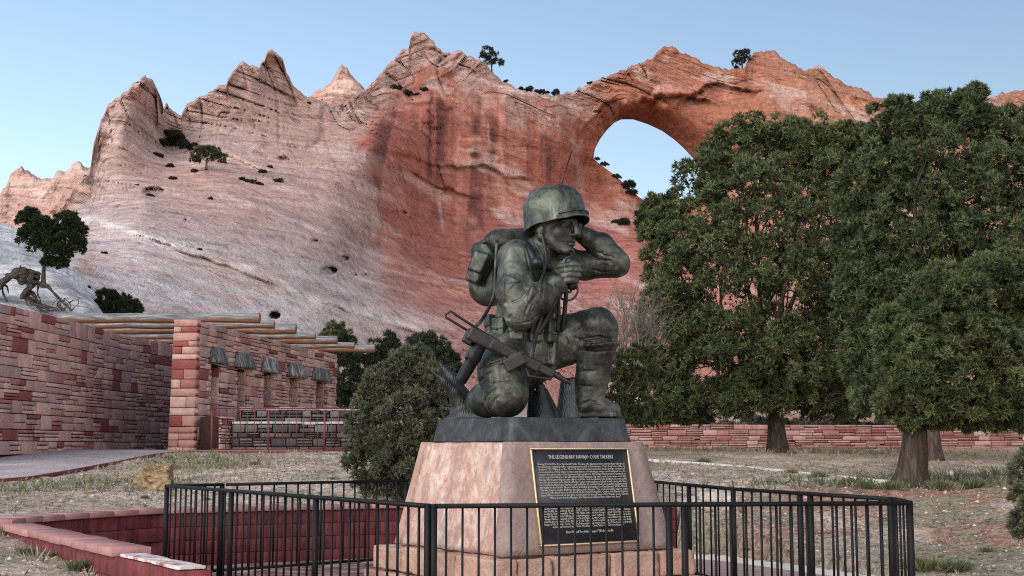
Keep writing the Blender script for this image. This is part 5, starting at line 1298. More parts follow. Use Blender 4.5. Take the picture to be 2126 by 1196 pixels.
# low wall beyond the lawn
sw = empty('low_boundary_wall', (12, 55, 1.3)); tag(sw, 'long low wall of pale red coursed stone beyond the trees', 'wall')
a = P(1265, 930, 54); b = P(1700, 930, 55); c = P(2160, 930, 57); SPt = Path([(q.x, q.y) for q in smooth_line([(a.x, a.y), (b.x, b.y), (c.x, c.y)], 6)])
zb0 = min(ground_z(a.x, a.y), ground_z(b.x, b.y), ground_z(c.x, c.y))
face_wall(sw, SPt, ashlar(SPt.L, 1.06, 41, hb=(.17, .3), wt=(.45, .8), wl=(.5, 1.0), ptall=.35), zb0 - .02, 1, V_STL, dep=.16, gap=.018, seed=42)
child('core', core_wall(SPt, zb0 - .3, 1.32, 1, .4), MAT_MORT, sw)
# ================================================================ SUNKEN COURT: retaining wall, pavers, fence
m = Mat('cap_paint', .8, 0, .25); cw = m.co(kind='World'); a = m.noise(cw, 5, 7, .7); 
m.color(m.mix(m.ramp(a, [(.3, (.30, .15, .14)), (.55, (.35, .185, .172)), (.75, (.40, .225, .21))]), m.ramp(m.rnd(), [(0, .85), (1, 1.12)]), 1.0, 'MULTIPLY')).bump(m.noise(cw, 28, 5, .7), .4, .012); MAT_CAP = m.m
rwl = empty('retaining_wall', (-2, 17.5, 0)); tag(rwl, 'dark red painted block retaining wall with pinkish caps round the sunken court', 'wall')
WZ = .66
def blk_var(seed):
    r = random.Random(seed); j = lambda a: r.uniform(-a, a); o = .5; v = []
    for x, z in ((-o, -o), (o, -o), (o, o), (-o, o)): v.append((x, .5, z))
    for x, z in ((-o, -o), (o, -o), (o, o), (-o, o)): v.append((x, -.492, z))
    for x, z in ((-o + .008, -o + .018), (o - .008, -o + .018), (o - .008, o - .018), (-o + .008, o - .018)): v.append((x, -.5 + j(.006), z))
    f4 = [(0, 4, 7, 3), (1, 2, 6, 5), (3, 7, 6, 2), (0, 1, 5, 4), (8, 9, 10, 11)] + [(4 + i, 4 + (i + 1) % 4, 8 + (i + 1) % 4, 8 + i) for i in range(4)]
    me = mesh('block', v, np.array(f4), False); me.materials.append(MAT_REDWALL); return me
BV = [blk_var(i) for i in range(5)]
def block_wall(path, side, z0, ncr, hcr, bl, dep, caps=True, capw=.30, cap_until=1e9, seed=1):
    r = random.Random(seed)
    for c in range(ncr):
        s = -bl * .5 if c % 2 else 0
        while s < path.L - .02:
            a = max(s, 0); b = min(s + bl, path.L)
            if b - a > .06:
                pa, _ = path.at(a); pb, _ = path.at(b); t = (pb - pa).normalized(); n_ = Vector((t.y, -t.x, 0)) * side
                put_stone(rwl, (pa + pb) / 2 - n_ * (dep / 2 - r.uniform(0, .006)) + Vector((0, 0, z0 + c * hcr + hcr / 2)), t, n_, b - a - .006, dep, hcr - .006, None, 'block', r, r.choice(BV))
            s += bl
    if caps:
        s = 0
        while s < min(path.L, cap_until) - .05:
            e_ = min(s + .40, path.L, cap_until); pa, _ = path.at(s); pb, _ = path.at(e_); t = (pb - pa).normalized(); n_ = Vector((t.y, -t.x, 0)) * side
            mb = MB(); M = Matrix((t, -n_, Vector((0, 0, 1)))).transposed(); mb.box((0, 0, 0), ((pb - pa).length - .014, capw, .066), M); o = child('cap_stone', mb.mesh('cap'), MAT_CAP, rwl)
            o.matrix_basis = Matrix.Translation((pa + pb) / 2 - n_ * (dep / 2) + Vector((0, 0, z0 + ncr * hcr + .033 + r.uniform(-.004, .004)))); bevel_mod(o, .004, 1); s = e_
BKP = Path([(p.x, p.y) for p in smooth_line([(-5.28, 14.15), (-5.2, 15.1), (-4.55, 16.42), (-4.3, 16.72), (-3.0, 17.5), (-1.6, 18.2), (.3, 18.42), (2.24, 18.5)], 3)])
block_wall(BKP, 1, -.02, 4, .17, .41, .2, seed=3)
WGP = Path([(-2.32, 9.45), (-3.2, 10.82), (-5.30, 14.10)])
# the wing: outer face towards the slope, end face towards the viewer
block_wall(WGP, -1, -.02, 4, .16, .41, .24, caps=False, seed=5)
t = (Vector((-3.2, 10.82, 0)) - Vector((-2.32, 9.45, 0))).normalized(); n_ = Vector((-t.y, t.x, 0)); r = random.Random(9)
CPth = Path([(-3.12, 10.70), (-5.30, 14.10)])
s = 0
while s < CPth.L - .05:
    e_ = min(s + .40, CPth.L); pa, _ = CPth.at(s); pb, _ = CPth.at(e_); tt = (pb - pa).normalized(); nn = Vector((-tt.y, tt.x, 0))
    mb = MB(); M = Matrix((tt, -nn, Vector((0, 0, 1)))).transposed(); mb.box((0, 0, 0), (e_ - s - .014, .32, .066), M); o = child('cap_stone', mb.mesh('cap'), MAT_CAP, rwl)
    o.matrix_basis = Matrix.Translation((pa + pb) / 2 - nn * .12 + Vector((0, 0, .62 + .033 + r.uniform(-.004, .004)))); bevel_mod(o, .004, 1); s = e_
# bare mortar where the caps of the wing are gone
pa, pb = Vector((-2.34, 9.48, .624)), Vector((-3.10, 10.66, .624)); 
q = [pa - n_ * .015, pa - n_ * .22, pb - n_ * .22, pb - n_ * .015]
m = Mat('bare_mortar', .95, 0, .15); cw = m.co(kind='World'); a = m.noise(cw, 7, 7, .7); m.color(m.ramp(a, [(.38, (.24, .10, .09)), (.45, (.42, .26, .24)), (.5, (.55, .52, .50)), (.7, (.68, .66, .65))])).bump(a, .8, .02)
child('mortar_bed', rough_block([v for v in q] + [v + Vector((0, 0, .022)) for v in q], 14, .022, 9, 55, .006), m.m, rwl)
# court floor
m = Mat('court_floor', .85, 0, .25); br = m.n('ShaderNodeTexBrick'); br.inputs['Scale'].default_value = 5.0; br.inputs['Color1'].default_value = (.25, .13, .12, 1); br.inputs['Color2'].default_value = (.33, .23, .21, 1); br.inputs['Mortar'].default_value = (.4, .37, .35, 1)
m.l(m.co(kind='World'), br.inputs['Vector']); m.color(br.outputs[0]); MAT_FLOOR = m.m
bm = bmesh.new(); vs = [bm.verts.new((x, y, 0.0)) for x, y in PLAZA]; bm.faces.new(vs); bmesh.ops.triangulate(bm, faces=bm.faces); me = bpy.data.meshes.new('court'); bm.to_mesh(me); bm.free()
court = tag(link('court_floor', me, MAT_FLOOR), kind='structure')
m = Mat('paver', .85, 0, .25); cw = m.co(kind='World'); a = m.noise(cw, 10, 6, .7); c = m.ramp(m.rnd(), [(0, (.20, .10, .095)), (.3, (.30, .20, .19)), (.55, (.16, .075, .075)), (.75, (.37, .30, .285)), (.9, (.25, .14, .13))], 'CONSTANT')
m.color(m.mix(c, m.ramp(a, [(.3, .7), (.7, 1.2)]), 1.0, 'MULTIPLY')).bump(a, .3, .01); MAT_PAV = m.m
mb = MB(); mb.box((0, 0, 0), (1, 1, 1)); pvm = mb.mesh('paver'); pvm.materials.append(MAT_PAV)
FENCE_IN = [(-4.2, 16.0), (-1.6, 17.9), (2.3, 18.2), (2.7, 17.9), (3.4, 16.2), (3.9, 15.0), (-4.9, 14.9)]
npv = 0; cs, sn = math.cos(R(33)), math.sin(R(33))
for i in range(-60, 90):
    for j in range(-30, 140):
        lx = (i + .5 * (j % 2)) * .205; ly = 12 + j * .104 - 2
        x = cs * lx - sn * (ly - 12); y = 12 + sn * lx + cs * (ly - 12)
        if not (14.9 < y < 18.2): continue
        px = CX + FPX * x / y
        if not (330 < px < 790 or 1430 < px < 1640): continue
        if not in_poly(np.array([x]), np.array([y]), [(a * .985, 14 + (b - 14) * .965) for a, b in PLAZA])[0]: continue
        if npv >= 300: continue
        o = bpy.data.objects.new('paver', pvm); COL.objects.link(o); o.parent = court; o.location = (x, y, .012 + random.uniform(-.004, .004)); o.rotation_euler = (random.uniform(-.01, .01), random.uniform(-.01, .01), R(33)); o.scale = (.198, .097, .03); npv += 1
# pale concrete border on the open side
mb = MB(); bl = smooth_line([(2.3, 18.1), (2.75, 17.75), (3.45, 16.2), (4.0, 14.9), (4.45, 12), (4.45, 8)], 5)
for i in range(len(bl) - 1):
    p, q = bl[i], bl[i + 1]; d = (q - p).normalized(); n0 = Vector((-d.y, d.x, 0)) * .42
    vs_ = [p + Vector((0, 0, .05)), q + Vector((0, 0, .05)), q + n0 + Vector((0, 0, .065)), p + n0 + Vector((0, 0, .065))]; dn = Vector((0, 0, -.15))
    mb.add(vs_ + [v + dn for v in vs_], [(3, 2, 1, 0), (0, 1, 5, 4), (2, 3, 7, 6)])
tag(link('court_border', mb.mesh('cb'), MAT_CONC), kind='structure')

# ---------------------------------------------------------------- black fence round the statue
m = Mat('black_paint', .6, 0, .2); a = m.noise(m.co(kind='World'), 7, 6, .7); m.color(m.ramp(a, [(.35, (.0035, .0035, .004)), (.6, (.006, .006, .007)), (.85, (.02, .019, .019))])).rough(m.ramp(a, [(.3, .5), (.7, .7)])); MAT_BLK = m.m
fn = empty('metal_fence', (0, 13, 0)); tag(fn, 'black steel picket fence surrounding the statue pedestal', 'fence')
RZ = 1.07
FP_ = [PZ(893, 1046, RZ), PZ(1890, 1040, RZ), PZ(1853, 1032, RZ), PZ(1524, 1012, RZ), PZ(1353, 997, RZ), PZ(847, 995, RZ), PZ(466, 1003, RZ), PZ(345, 1005.5, RZ)]
mb = MB(); mb.box((0, 0, 0), (.042, .042, 1)); fpm = mb.mesh('fpost'); fpm.materials.append(MAT_BLK); mb = MB(); mb.box((0, 0, 0), (.0155, .0155, 1)); fbm_ = mb.mesh('fbar'); fbm_.materials.append(MAT_BLK)
SPC = [.118, .17, .187, .25, .17, .171, .13, .168]
for i in range(len(FP_)):
    a, b = FP_[i], FP_[(i + 1) % len(FP_)]; d = (b - a); L = d.length; d.normalize()
    a1 = a + d * .03; b1 = b - d * .03
    mb = MB(); mb.bar(a1 + Vector((0, 0, -.017)), b1 + Vector((0, 0, -.017)), .042, .034); child('top_rail', mb.mesh(), MAT_BLK, fn)
    mb = MB(); mb.bar(Vector((a1.x, a1.y, .09)), Vector((b1.x, b1.y, .09)), .034, .03); child('bottom_rail', mb.mesh(), MAT_BLK, fn)
    yaw = math.atan2(d.y, d.x)
    nmid = max(1, round(L / 1.85)); posts = [k / nmid for k in range(1, nmid)] if L > 2.2 else []
    n = max(2, round(L / SPC[i]))
    for k in range(1, n):
        t = k / n; p = a.lerp(b, t); isp = any(abs(t - q) < .5 / n for q in posts)
        o = upright('post' if isp else 'bar', fpm if isp else fbm_, fn, p.x, p.y, .02 if isp else .105, RZ - .034); o.rotation_euler[2] = yaw
    for e_, sg in ((a, 1),) + (((b, -1),) if i == 7 else ()):
        o = upright('post', fpm, fn, e_.x + d.x * .03 * sg, e_.y + d.y * .03 * sg, 0.0, RZ - .003); o.rotation_euler[2] = yaw
# ================================================================ VEGETATION
def unit(v): return v / np.maximum(np.linalg.norm(v, axis=-1, keepdims=True), 1e-9)
def tuft_arrays(pos, dr, L, W, nb, spread, col, rng, jit=.12, fan=False):
    n = len(pos); d = unit(np.repeat(dr, nb, 0) + spread * rng.normal(size=(n * nb, 3)))
    p = np.repeat(pos, nb, 0); l = (L if np.ndim(L) else np.full(n, L)); l = np.repeat(l, nb)[:, None] * rng.uniform(.7, 1.2, (n * nb, 1))
    sx = unit(np.cross(d, rng.normal(size=d.shape))); w_ = W * l
    if fan:                                             # needle spray: slim blades tapering outwards
        v = np.stack([p + d * l, p + d * l * .12 + sx * w_, p + d * l * .12 - sx * w_], 1).reshape(-1, 3); f = np.arange(n * nb * 3).reshape(-1, 3)
        c = np.repeat(col, nb, 0) * rng.uniform(1 - jit, 1 + jit, (n * nb, 1)); c = np.stack([c * 1.1, c * .8, c * .8], 1).reshape(-1, 3); return v, f, c
    v = np.stack([p, p + d * l * .5 + sx * w_, p + d * l, p + d * l * .5 - sx * w_], 1).reshape(-1, 3)
    f = np.arange(n * nb * 4).reshape(-1, 4)
    c = np.repeat(col, nb, 0) * rng.uniform(1 - jit, 1 + jit, (n * nb, 1)); c = np.repeat(c, 4, 0)
    return v, f, c
def foliage_mat(name, rough=.7, trans=.25):
    m = Mat(name, rough, 0, .25); m.color(m.attr())
    tr = m.n('ShaderNodeBsdfTranslucent'); m.l(m.attr(), tr.inputs[0]); mx = m.n('ShaderNodeMixShader'); mx.inputs[0].default_value = trans
    out = m.t.nodes['Material Output']; m.l(m.b.outputs[0], mx.inputs[1]); m.l(tr.outputs[0], mx.inputs[2]); m.l(mx.outputs[0], out.inputs[0]); return m.m
MAT_LEAF = foliage_mat('needle_foliage')
m = Mat('juniper_bark', .95, 0, .15); cw = m.co((7, 7, 1.2), 'World'); a = m.noise(cw, 2.2, 7, .7, .5); m.color(m.ramp(a, [(.3, (.022, .016, .013)), (.5, (.058, .043, .035)), (.7, (.12, .098, .082))])).bump(a, .9, .06); MAT_BARK = m.m
m = Mat('grey_deadwood', .95, 0, .15); cw = m.co((5, 5, 5), 'World'); a = m.noise(cw, 1.6, 7, .7, 1.5); m.color(m.ramp(a, [(.34, (.012, .010, .009)), (.5, (.045, .039, .034)), (.68, (.11, .10, .09))])).bump(a, .9, .05); MAT_DEAD = m.m
m = Mat('pale_twigs', .9, 0, .15); m.color((.15, .13, .115)); MAT_TWIG = m.m
def crown_points(lobes, nclump, ntuft, rng, cl_r=.26, inner=.25):
    """lobes: (centre Vector, radii (3)); clumps of tufts spread over each lobe"""
    P_, D_, T_ = [], [], []
    for li, (c, r) in enumerate(lobes):
        c = np.array(c); r = np.array(r); n = nclump
        u = unit(rng.normal(size=(n, 3))); u[:, 2] = np.where(u[:, 2] < -.55, -u[:, 2], u[:, 2])
        rad = np.where(rng.random(n) < inner, rng.uniform(.25, .75, n), np.where(rng.random(n) < .12, rng.uniform(1.05, 1.2, n), rng.uniform(.8, 1.07, n)))
        cc = c + u * r * rad[:, None]; k = ntuft; cs = cl_r * r.mean() * rng.uniform(.65, 1.35, (n, 1))
        w_ = unit(rng.normal(size=(n, k, 3)) + u[:, None] * .9 + np.array([0, 0, .5])); pos = cc[:, None] + w_ * (cs * rng.uniform(.45, 1.0, (n, k)))[..., None]
        tone = .7 * np.repeat(np.clip(rng.normal(0, 1, (n, 1)), -2, 2), k, 1) + .9 * rng.normal(size=(n, k))
        P_.append(pos.reshape(-1, 3)); D_.append(unit(w_ + .5 * u[:, None] + np.array([0, 0, .35])).reshape(-1, 3)); T_.append(tone.ravel())
    return np.concatenate(P_), np.concatenate(D_), np.concatenate(T_)
def leaf_color(T, base, tip, warm, rng, pw=.06):
    t = np.clip(.5 + .28 * T, 0, 1)[:, None]; c = np.array(base) * (1 - t) + np.array(tip) * t
    w_ = (rng.random(len(T)) < pw)[:, None]; return np.where(w_, np.array(warm), c)
def limb(mb, a, b, r0, r1, rng, n=7, wob=.12, sides=7):
    a = np.array(a); b = np.array(b); L = np.linalg.norm(b - a); pts = []
    o = rng.normal(size=(3,)) * wob * L; o2 = rng.normal(size=(3,)) * wob * .5 * L
    for i in range(n):
        t = i / (n - 1); pts.append(a + (b - a) * t + o * math.sin(PI * t) + o2 * math.sin(2 * PI * t))
    mb.tube(pts, [r0 + (r1 - r0) * (i / (n - 1)) for i in range(n)], sides, False); return pts
def px_lobe(px, py, d, off, rx, ry):
    c = P(px, py, d + off); s = d / FPX; return c, (rx * s, (rx + ry) * .5 * s * .95, ry * s)
def tree(name, label, cat, group, base_px, d, lobes, trunk_r, nclump, ntuft, nb, L, W, cols, seed, spread=.55, cl_r=.26, twigs=5, lean=None, trunk_h=None, bark=None, inner=.25, fan=True):
    rng = np.random.default_rng(seed); b = P(base_px[0], base_px[1], d); z = ground_z(b.x, b.y) if base_px[2] else b.z
    base = Vector((b.x, b.y, z - .08)); lb = [px_lobe(a[0], a[1], d, a[2], a[3], a[4]) for a in lobes]
    root = empty(name, (base.x, base.y, base.z + .08)); tag(root, label, cat, group)
    cen = np.mean([np.array(c) for c, r in lb], 0); zmin = min(c[2] - r[2] for c, r in lb); zmax = max(c[2] + r[2] for c, r in lb)
    mb = MB(); th = trunk_h if trunk_h else max(zmin - base.z, .4) + (zmax - zmin) * .25
    kl = .06 if trunk_h else .22; top = np.array([base.x * (1 - kl) + cen[0] * kl, base.y * (1 - kl) + cen[1] * kl, base.z + th])
    n = 9; pts = []; rs = []
    wob = rng.normal(size=3) * trunk_r * (.12 if trunk_h else .4)
    for i in range(n):
        t = i / (n - 1); p = np.array(base) * (1 - t) + top * t + wob * math.sin(PI * t); pts.append(p); rs.append(trunk_r * (1 + .45 * math.exp(-t * 9)) * (1 - .45 * t))
    mb.tube(pts, rs, 14, False); tip = pts[-1]
    for c, r in lb:
        c = np.array(c); st_ = pts[int(rng.integers(5, n))]
        lp = limb(mb, st_, c, trunk_r * .34, trunk_r * .10, rng)
        for k in range(twigs):
            u = unit(rng.normal(size=3)); limb(mb, lp[int(rng.integers(2, len(lp)))], c + u * np.array(r) * .9, trunk_r * .085, trunk_r * .03, rng, 5, .12, 4)
    child('trunk', mb.mesh('trunk', True), bark or MAT_BARK, root)
    pos, dr, T = crown_points(lb, nclump, ntuft, rng, cl_r, inner)
    v, f, c = tuft_arrays(pos, dr, L, W, nb, spread, leaf_color(T, *cols, rng), rng, .2, fan)
    child('crown', mesh('crown', v, f, False, c), MAT_LEAF, root); return root
PINE = ((.022, .032, .015), (.155, .185, .078), (.19, .17, .06))
PINE2 = ((.018, .029, .016), (.135, .17, .075), (.17, .16, .06))
JUN = ((.045, .055, .035), (.15, .16, .095), (.17, .15, .10))
JUND = ((.014, .022, .011), (.040, .054, .024), (.05, .05, .025))
SAGE = ((.06, .062, .045), (.15, .15, .11), (.16, .14, .09))
GT = 'pinyon trees on the lawn'
tree('pinyon_tree', 'broad dark pinyon whose grey trunk stands against the low stone wall', 'tree', GT, (1615, 936, 1), 40.0,
     [(1560, 325, 0, 95, 70), (1655, 318, .5, 95, 66), (1480, 410, -.5, 88, 85), (1600, 440, -1.3, 115, 100), (1720, 425, 0, 105, 100), (1372, 462, .3, 46, 48), (1405, 545, 0, 76, 90), (1500, 575, -1.5, 105, 95), (1640, 590, -1.7, 115, 105),
      (1760, 575, .3, 105, 105), (1395, 672, -.3, 72, 80), (1480, 735, -1.4, 100, 80), (1600, 745, -1.7, 105, 85), (1710, 735, -.5, 105, 85), (1375, 780, 0, 66, 60), (1450, 842, -.7, 90, 38), (1570, 828, -1, 100, 45), (1680, 825, -.7, 95, 50), (1800, 690, .5, 85, 100), (1752, 328, .4, 62, 62), (1800, 800, .8, 85, 64), (1745, 850, .2, 80, 36), (1395, 865, -.2, 60, 24)],
     .27, 118, 17, 8, .15, .15, PINE, 11, .85, .19, 7, inner=.36, fan=True)
tree('pinyon_tree', 'tall pinyon with the highest crown, rising behind the thick brown trunk', 'tree', GT, (1935, 957, 1), 32.0,
     [(1868, 268, 0, 66, 58), (1950, 262, 0, 76, 60), (2022, 232, 0, 44, 46), (2085, 300, 0, 72, 72), (1848, 362, 0, 66, 74), (1950, 365, -.5, 92, 85), (2060, 395, -.5, 92, 85), (1880, 478, -.4, 84, 84), (1990, 498, -.6, 92, 84), (2110, 490, 0, 84, 84), (1852, 600, 0, 74, 80), (2165, 390, .3, 76, 95), (1940, 615, -.3, 84, 84), (2060, 600, 0, 90, 84), (1900, 730, .2, 90, 80), (2060, 730, .2, 90, 80), (1800, 420, .6, 66, 80), (1798, 530, .4, 66, 76), (1800, 640, .3, 66, 76), (1815, 750, .2, 70, 70), (1835, 830, 0, 60, 44)],
     .22, 100, 16, 8, .13, .15, PINE2, 12, .85, .19, 7, inner=.36, fan=True)
tree('pinyon_tree', 'pinyon with a thick furrowed brown trunk and low bright green boughs', 'tree', GT, (1889, 1003, 1), 21.0,
     [(1880, 690, -.2, 62, 58), (1975, 640, -.5, 92, 78), (2085, 610, -.3, 92, 82), (1925, 775, -.6, 88, 78), (2035, 750, -.7, 100, 88), (2130, 735, -.3, 92, 92), (1990, 848, -.5, 95, 34), (2110, 842, -.4, 84, 50), (1868, 842, -.2, 46, 40), (1930, 880, -.3, 60, 20), (2060, 880, -.2, 60, 22), (2165, 550, 0, 84, 92), (2180, 680, .4, 90, 110)],
     .235, 118, 17, 9, .09, .13, PINE, 13, .85, .18, 7, trunk_h=1.75, inner=.36, fan=True)
tree('juniper_shrub', 'rounded grey-green juniper shrub full of bare twigs beside the pedestal', 'shrub', None, (835, 1036, 1), 18.5,
     [(850, 770, 0, 48, 44), (800, 815, 0, 46, 44), (885, 810, -.1, 52, 48), (770, 880, 0, 44, 48), (840, 885, -.3, 58, 56), (905, 880, 0, 50, 56), (770, 960, -.1, 46, 52), (845, 965, -.35, 60, 56), (915, 960, 0, 48, 56), (790, 1010, -.1, 48, 34), (870, 1010, -.2, 56, 34)],
     .07, 100, 14, 6, .075, .13, JUN, 14, .6, .18, 16, bark=MAT_TWIG, inner=.2)
tree('juniper_tree', 'dark junipers massed at the end of the window wall', 'tree', None, (752, 852, 0), 46.0,
     [(735, 780, 0, 36, 52), (790, 765, .3, 34, 52), (715, 740, .3, 24, 40), (808, 735, .4, 18, 36), (760, 815, -.2, 50, 34), (722, 830, 0, 30, 26)], .12, 46, 12, 6, .17, .13, JUND, 15, .5, .24, 4)
tree('juniper_tree', 'upright feathery juniper behind the rounded grey-green shrub', 'tree', None, (890, 830, 0), 44.0,
     [(860, 745, 0, 22, 38), (885, 730, .2, 22, 38), (915, 750, 0, 26, 36), (900, 790, 0, 44, 40), (940, 770, 0, 16, 28)], .1, 40, 12, 6, .17, .12, ((.025, .032, .02), (.06, .072, .04), (.07, .07, .04)), 16, .4, .22, 5)
tree('young_tree', 'yellowish green young tree showing above the far log ends', 'tree', None, (700, 840, 0), 50.0,
     [(700, 690, 0, 22, 16), (690, 708, 0, 30, 16), (715, 720, 0, 24, 18), (700, 760, 0, 24, 40)], .08, 40, 10, 6, .14, .12, ((.05, .062, .025), (.13, .15, .06), (.15, .14, .05)), 17, .5, .24, 4)
tree('juniper_shrub', 'dark green bush behind the soldier\'s raised boot', 'shrub', None, (1290, 905, 0), 33.0,
     [(1285, 780, 0, 30, 40), (1330, 765, .2, 30, 40), (1278, 845, 0, 36, 36), (1325, 840, 0, 38, 38), (1300, 870, -.1, 36, 24)], .08, 44, 12, 6, .13, .12, ((.02, .03, .014), (.07, .082, .03), (.09, .085, .03)), 18, .5, .24, 5)
tree('juniper_shrub', 'clipped grey-green bush at the edge of the lawn nearest the fence', 'shrub', None, (2165, 1120, 0), 13.0,
     [(2150, 985, 0, 42, 52), (2150, 1060, -.1, 48, 56), (2200, 1020, 0, 50, 70), (2145, 1100, 0, 36, 36)], .05, 70, 14, 6, .06, .13, JUN, 19, .6, .20, 6, bark=MAT_TWIG)
# bare deciduous shrub behind the soldier's knee
def bare_shrub(name, label, px, py, d, w_, h_, seed, mat, dens=9, depth=4):
    rng = np.random.default_rng(seed); b = P(px, py, d); s = d / FPX; root = empty(name, b); tag(root, label, 'shrub'); mb = MB()
    def grow(p, dr, L, r, lev):
        q = p + dr * L; mid = (p + q) / 2 + rng.normal(size=3) * L * .08; mb.tube([p, mid, q], [r, r * .8, r * .62], 4, False)
        if lev == 0: return
        for k in range(int(rng.integers(2, 4))):
            nd = unit(dr + rng.normal(size=3) * .42 + np.array([0, 0, .12])); grow(p + (q - p) * rng.uniform(.45, 1), nd, L * rng.uniform(.55, .85), r * .62, lev - 1)
    for k in range(dens):
        a = rng.uniform(-1, 1); p = np.array(b) + np.array([a * w_ * s * .3, rng.uniform(-.3, .3), 0]); grow(p, unit(np.array([a * w_ / h_ * 1.0, rng.normal() * .25, 1.0])), h_ * s * .42, h_ * s * .011, depth)
    child('branches', mb.mesh('br', True), mat, root); return root
bare_shrub('bare_shrub', 'leafless tangle of pale grey twigs behind the soldier\'s raised knee', 1262, 800, 36.0, 130, 200, 21, MAT_TWIG, 12, 5)
# twisted juniper and dead trunk on the slickrock dome
jb = dome_at(92, 588); dj = jb.y
tree('twisted_juniper', 'small heart-shaped juniper with leaning pale trunk on the white slickrock', 'tree', None, (90, 592, 0), dj - .3,
     [(62, 458, 0, 24, 22), (80, 478, -.1, 26, 26), (62, 496, 0, 24, 24), (92, 510, -.1, 26, 20), (138, 466, 0, 24, 22), (156, 486, 0, 22, 24), (132, 498, 0, 28, 26), (160, 512, 0, 16, 18), (118, 526, -.1, 24, 18), (122, 548, 0, 16, 10), (100, 545, 0, 12, 8), (105, 490, .2, 20, 24)], .09, 70, 11, 6, .11, .20, ((.014, .022, .009), (.042, .056, .020), (.05, .05, .02)), 22, .55, .24, 3, trunk_h=1.35, bark=MAT_DEAD)
db = dome_at(60, 630); dd_ = db.y - .5
dw = empty('gnarled_deadwood', db); tag(dw, 'gnarled grey dead juniper trunk sprawling over the white slickrock', 'dead tree')
def dpts(l, d0=dd_): return smooth_line([Vector(P(x, y, d0 + o)) for x, y, o in l], 5)
sD = dd_ / FPX
def dtube(mb, l, r0, r1, n=10, sw=.25):
    q = dpts(l); k = len(q); mb.tube(q, [(r0 + (r1 - r0) * i / (k - 1)) * sD * (1 + sw * math.sin(i * 1.3)) for i in range(k)], n)
mb = MB(); main = dpts([(-30, 612, .1), (0, 592, 0), (20, 574, -.1), (42, 566, -.1), (62, 575, -.1), (66, 592, 0), (56, 606, 0), (62, 620, 0), (78, 634, -.1), (104, 648, -.2)]); k = len(main)
for q in range(8):
    pp_ = []; rr_ = []; rq = random.Random(q + 5); a0 = rq.uniform(.6, 1.25); cut = rq.uniform(.55, 1.0) if q > 3 else 1.0
    for i in range(int(k * cut)):
        t = i / (k - 1); an = q * .8 + t * 6.0; rad_ = (17 - 8 * t) * sD * a0 * (.75 + .35 * math.sin(i * .7 + q)); pp_.append(main[i] + Vector((math.cos(an) * rad_, math.sin(an) * rad_, math.sin(an + .8) * rad_))); rr_.append((5.6 - 3.2 * t) * sD * (1 + .35 * math.sin(i * 1.9 + q * 2)) * (1.0 if i < int(k * cut) - 2 else .35))
    mb.tube(pp_, rr_, 7)
for q in range(7):
    b_ = main[int(random.uniform(.1, .9) * k)]; e_ = b_ + Vector((random.uniform(-.4, .4), -.1, random.uniform(-.45, .35))); mb.tube([b_, (b_ + e_) / 2 + Vector((.06, 0, .05)), e_], [3.4 * sD, 2.2 * sD, .8 * sD], 6)
child('trunk', mb.mesh('t', True), MAT_DEAD, dw)
def root_part(l, r0, r1, n=7):
    mb = MB(); dtube(mb, l, r0, r1, n); child('root', mb.mesh('root', True), MAT_DEAD, dw)
for l, r0, r1 in (([(70, 585, 0), (95, 592, -.1), (115, 612, -.1), (135, 632, -.2), (150, 645, -.2)], 4, 1.6), ([(80, 590, 0), (78, 610, 0), (85, 625, -.1)], 2.4, 1), ([(5, 585, 0), (6, 608, -.1), (15, 625, -.2)], 3, 1.6), ([(60, 618, 0), (80, 640, -.2), (112, 655, -.3)], 3.4, 1)): root_part(l, r0, r1)
for k in range(14):
    x0 = 110 + random.uniform(0, 45); root_part([(x0, 645, -.2), (x0 + random.uniform(-12, 14), 630, -.2), (x0 + random.uniform(-22, 26), 618, -.2)], 1.0, .5, 4)
tree('juniper_shrub', 'low spreading juniper at the foot of the white slickrock above the logs', 'shrub', None, (245, 668, 0), 50.0,
     [(222, 620, 0, 20, 15), (250, 632, 0, 26, 16), (275, 640, 0, 16, 12), (215, 645, 0, 18, 16), (255, 652, 0, 34, 12)], .06, 40, 11, 6, .15, .16, JUND, 23, .5, .26, 3)

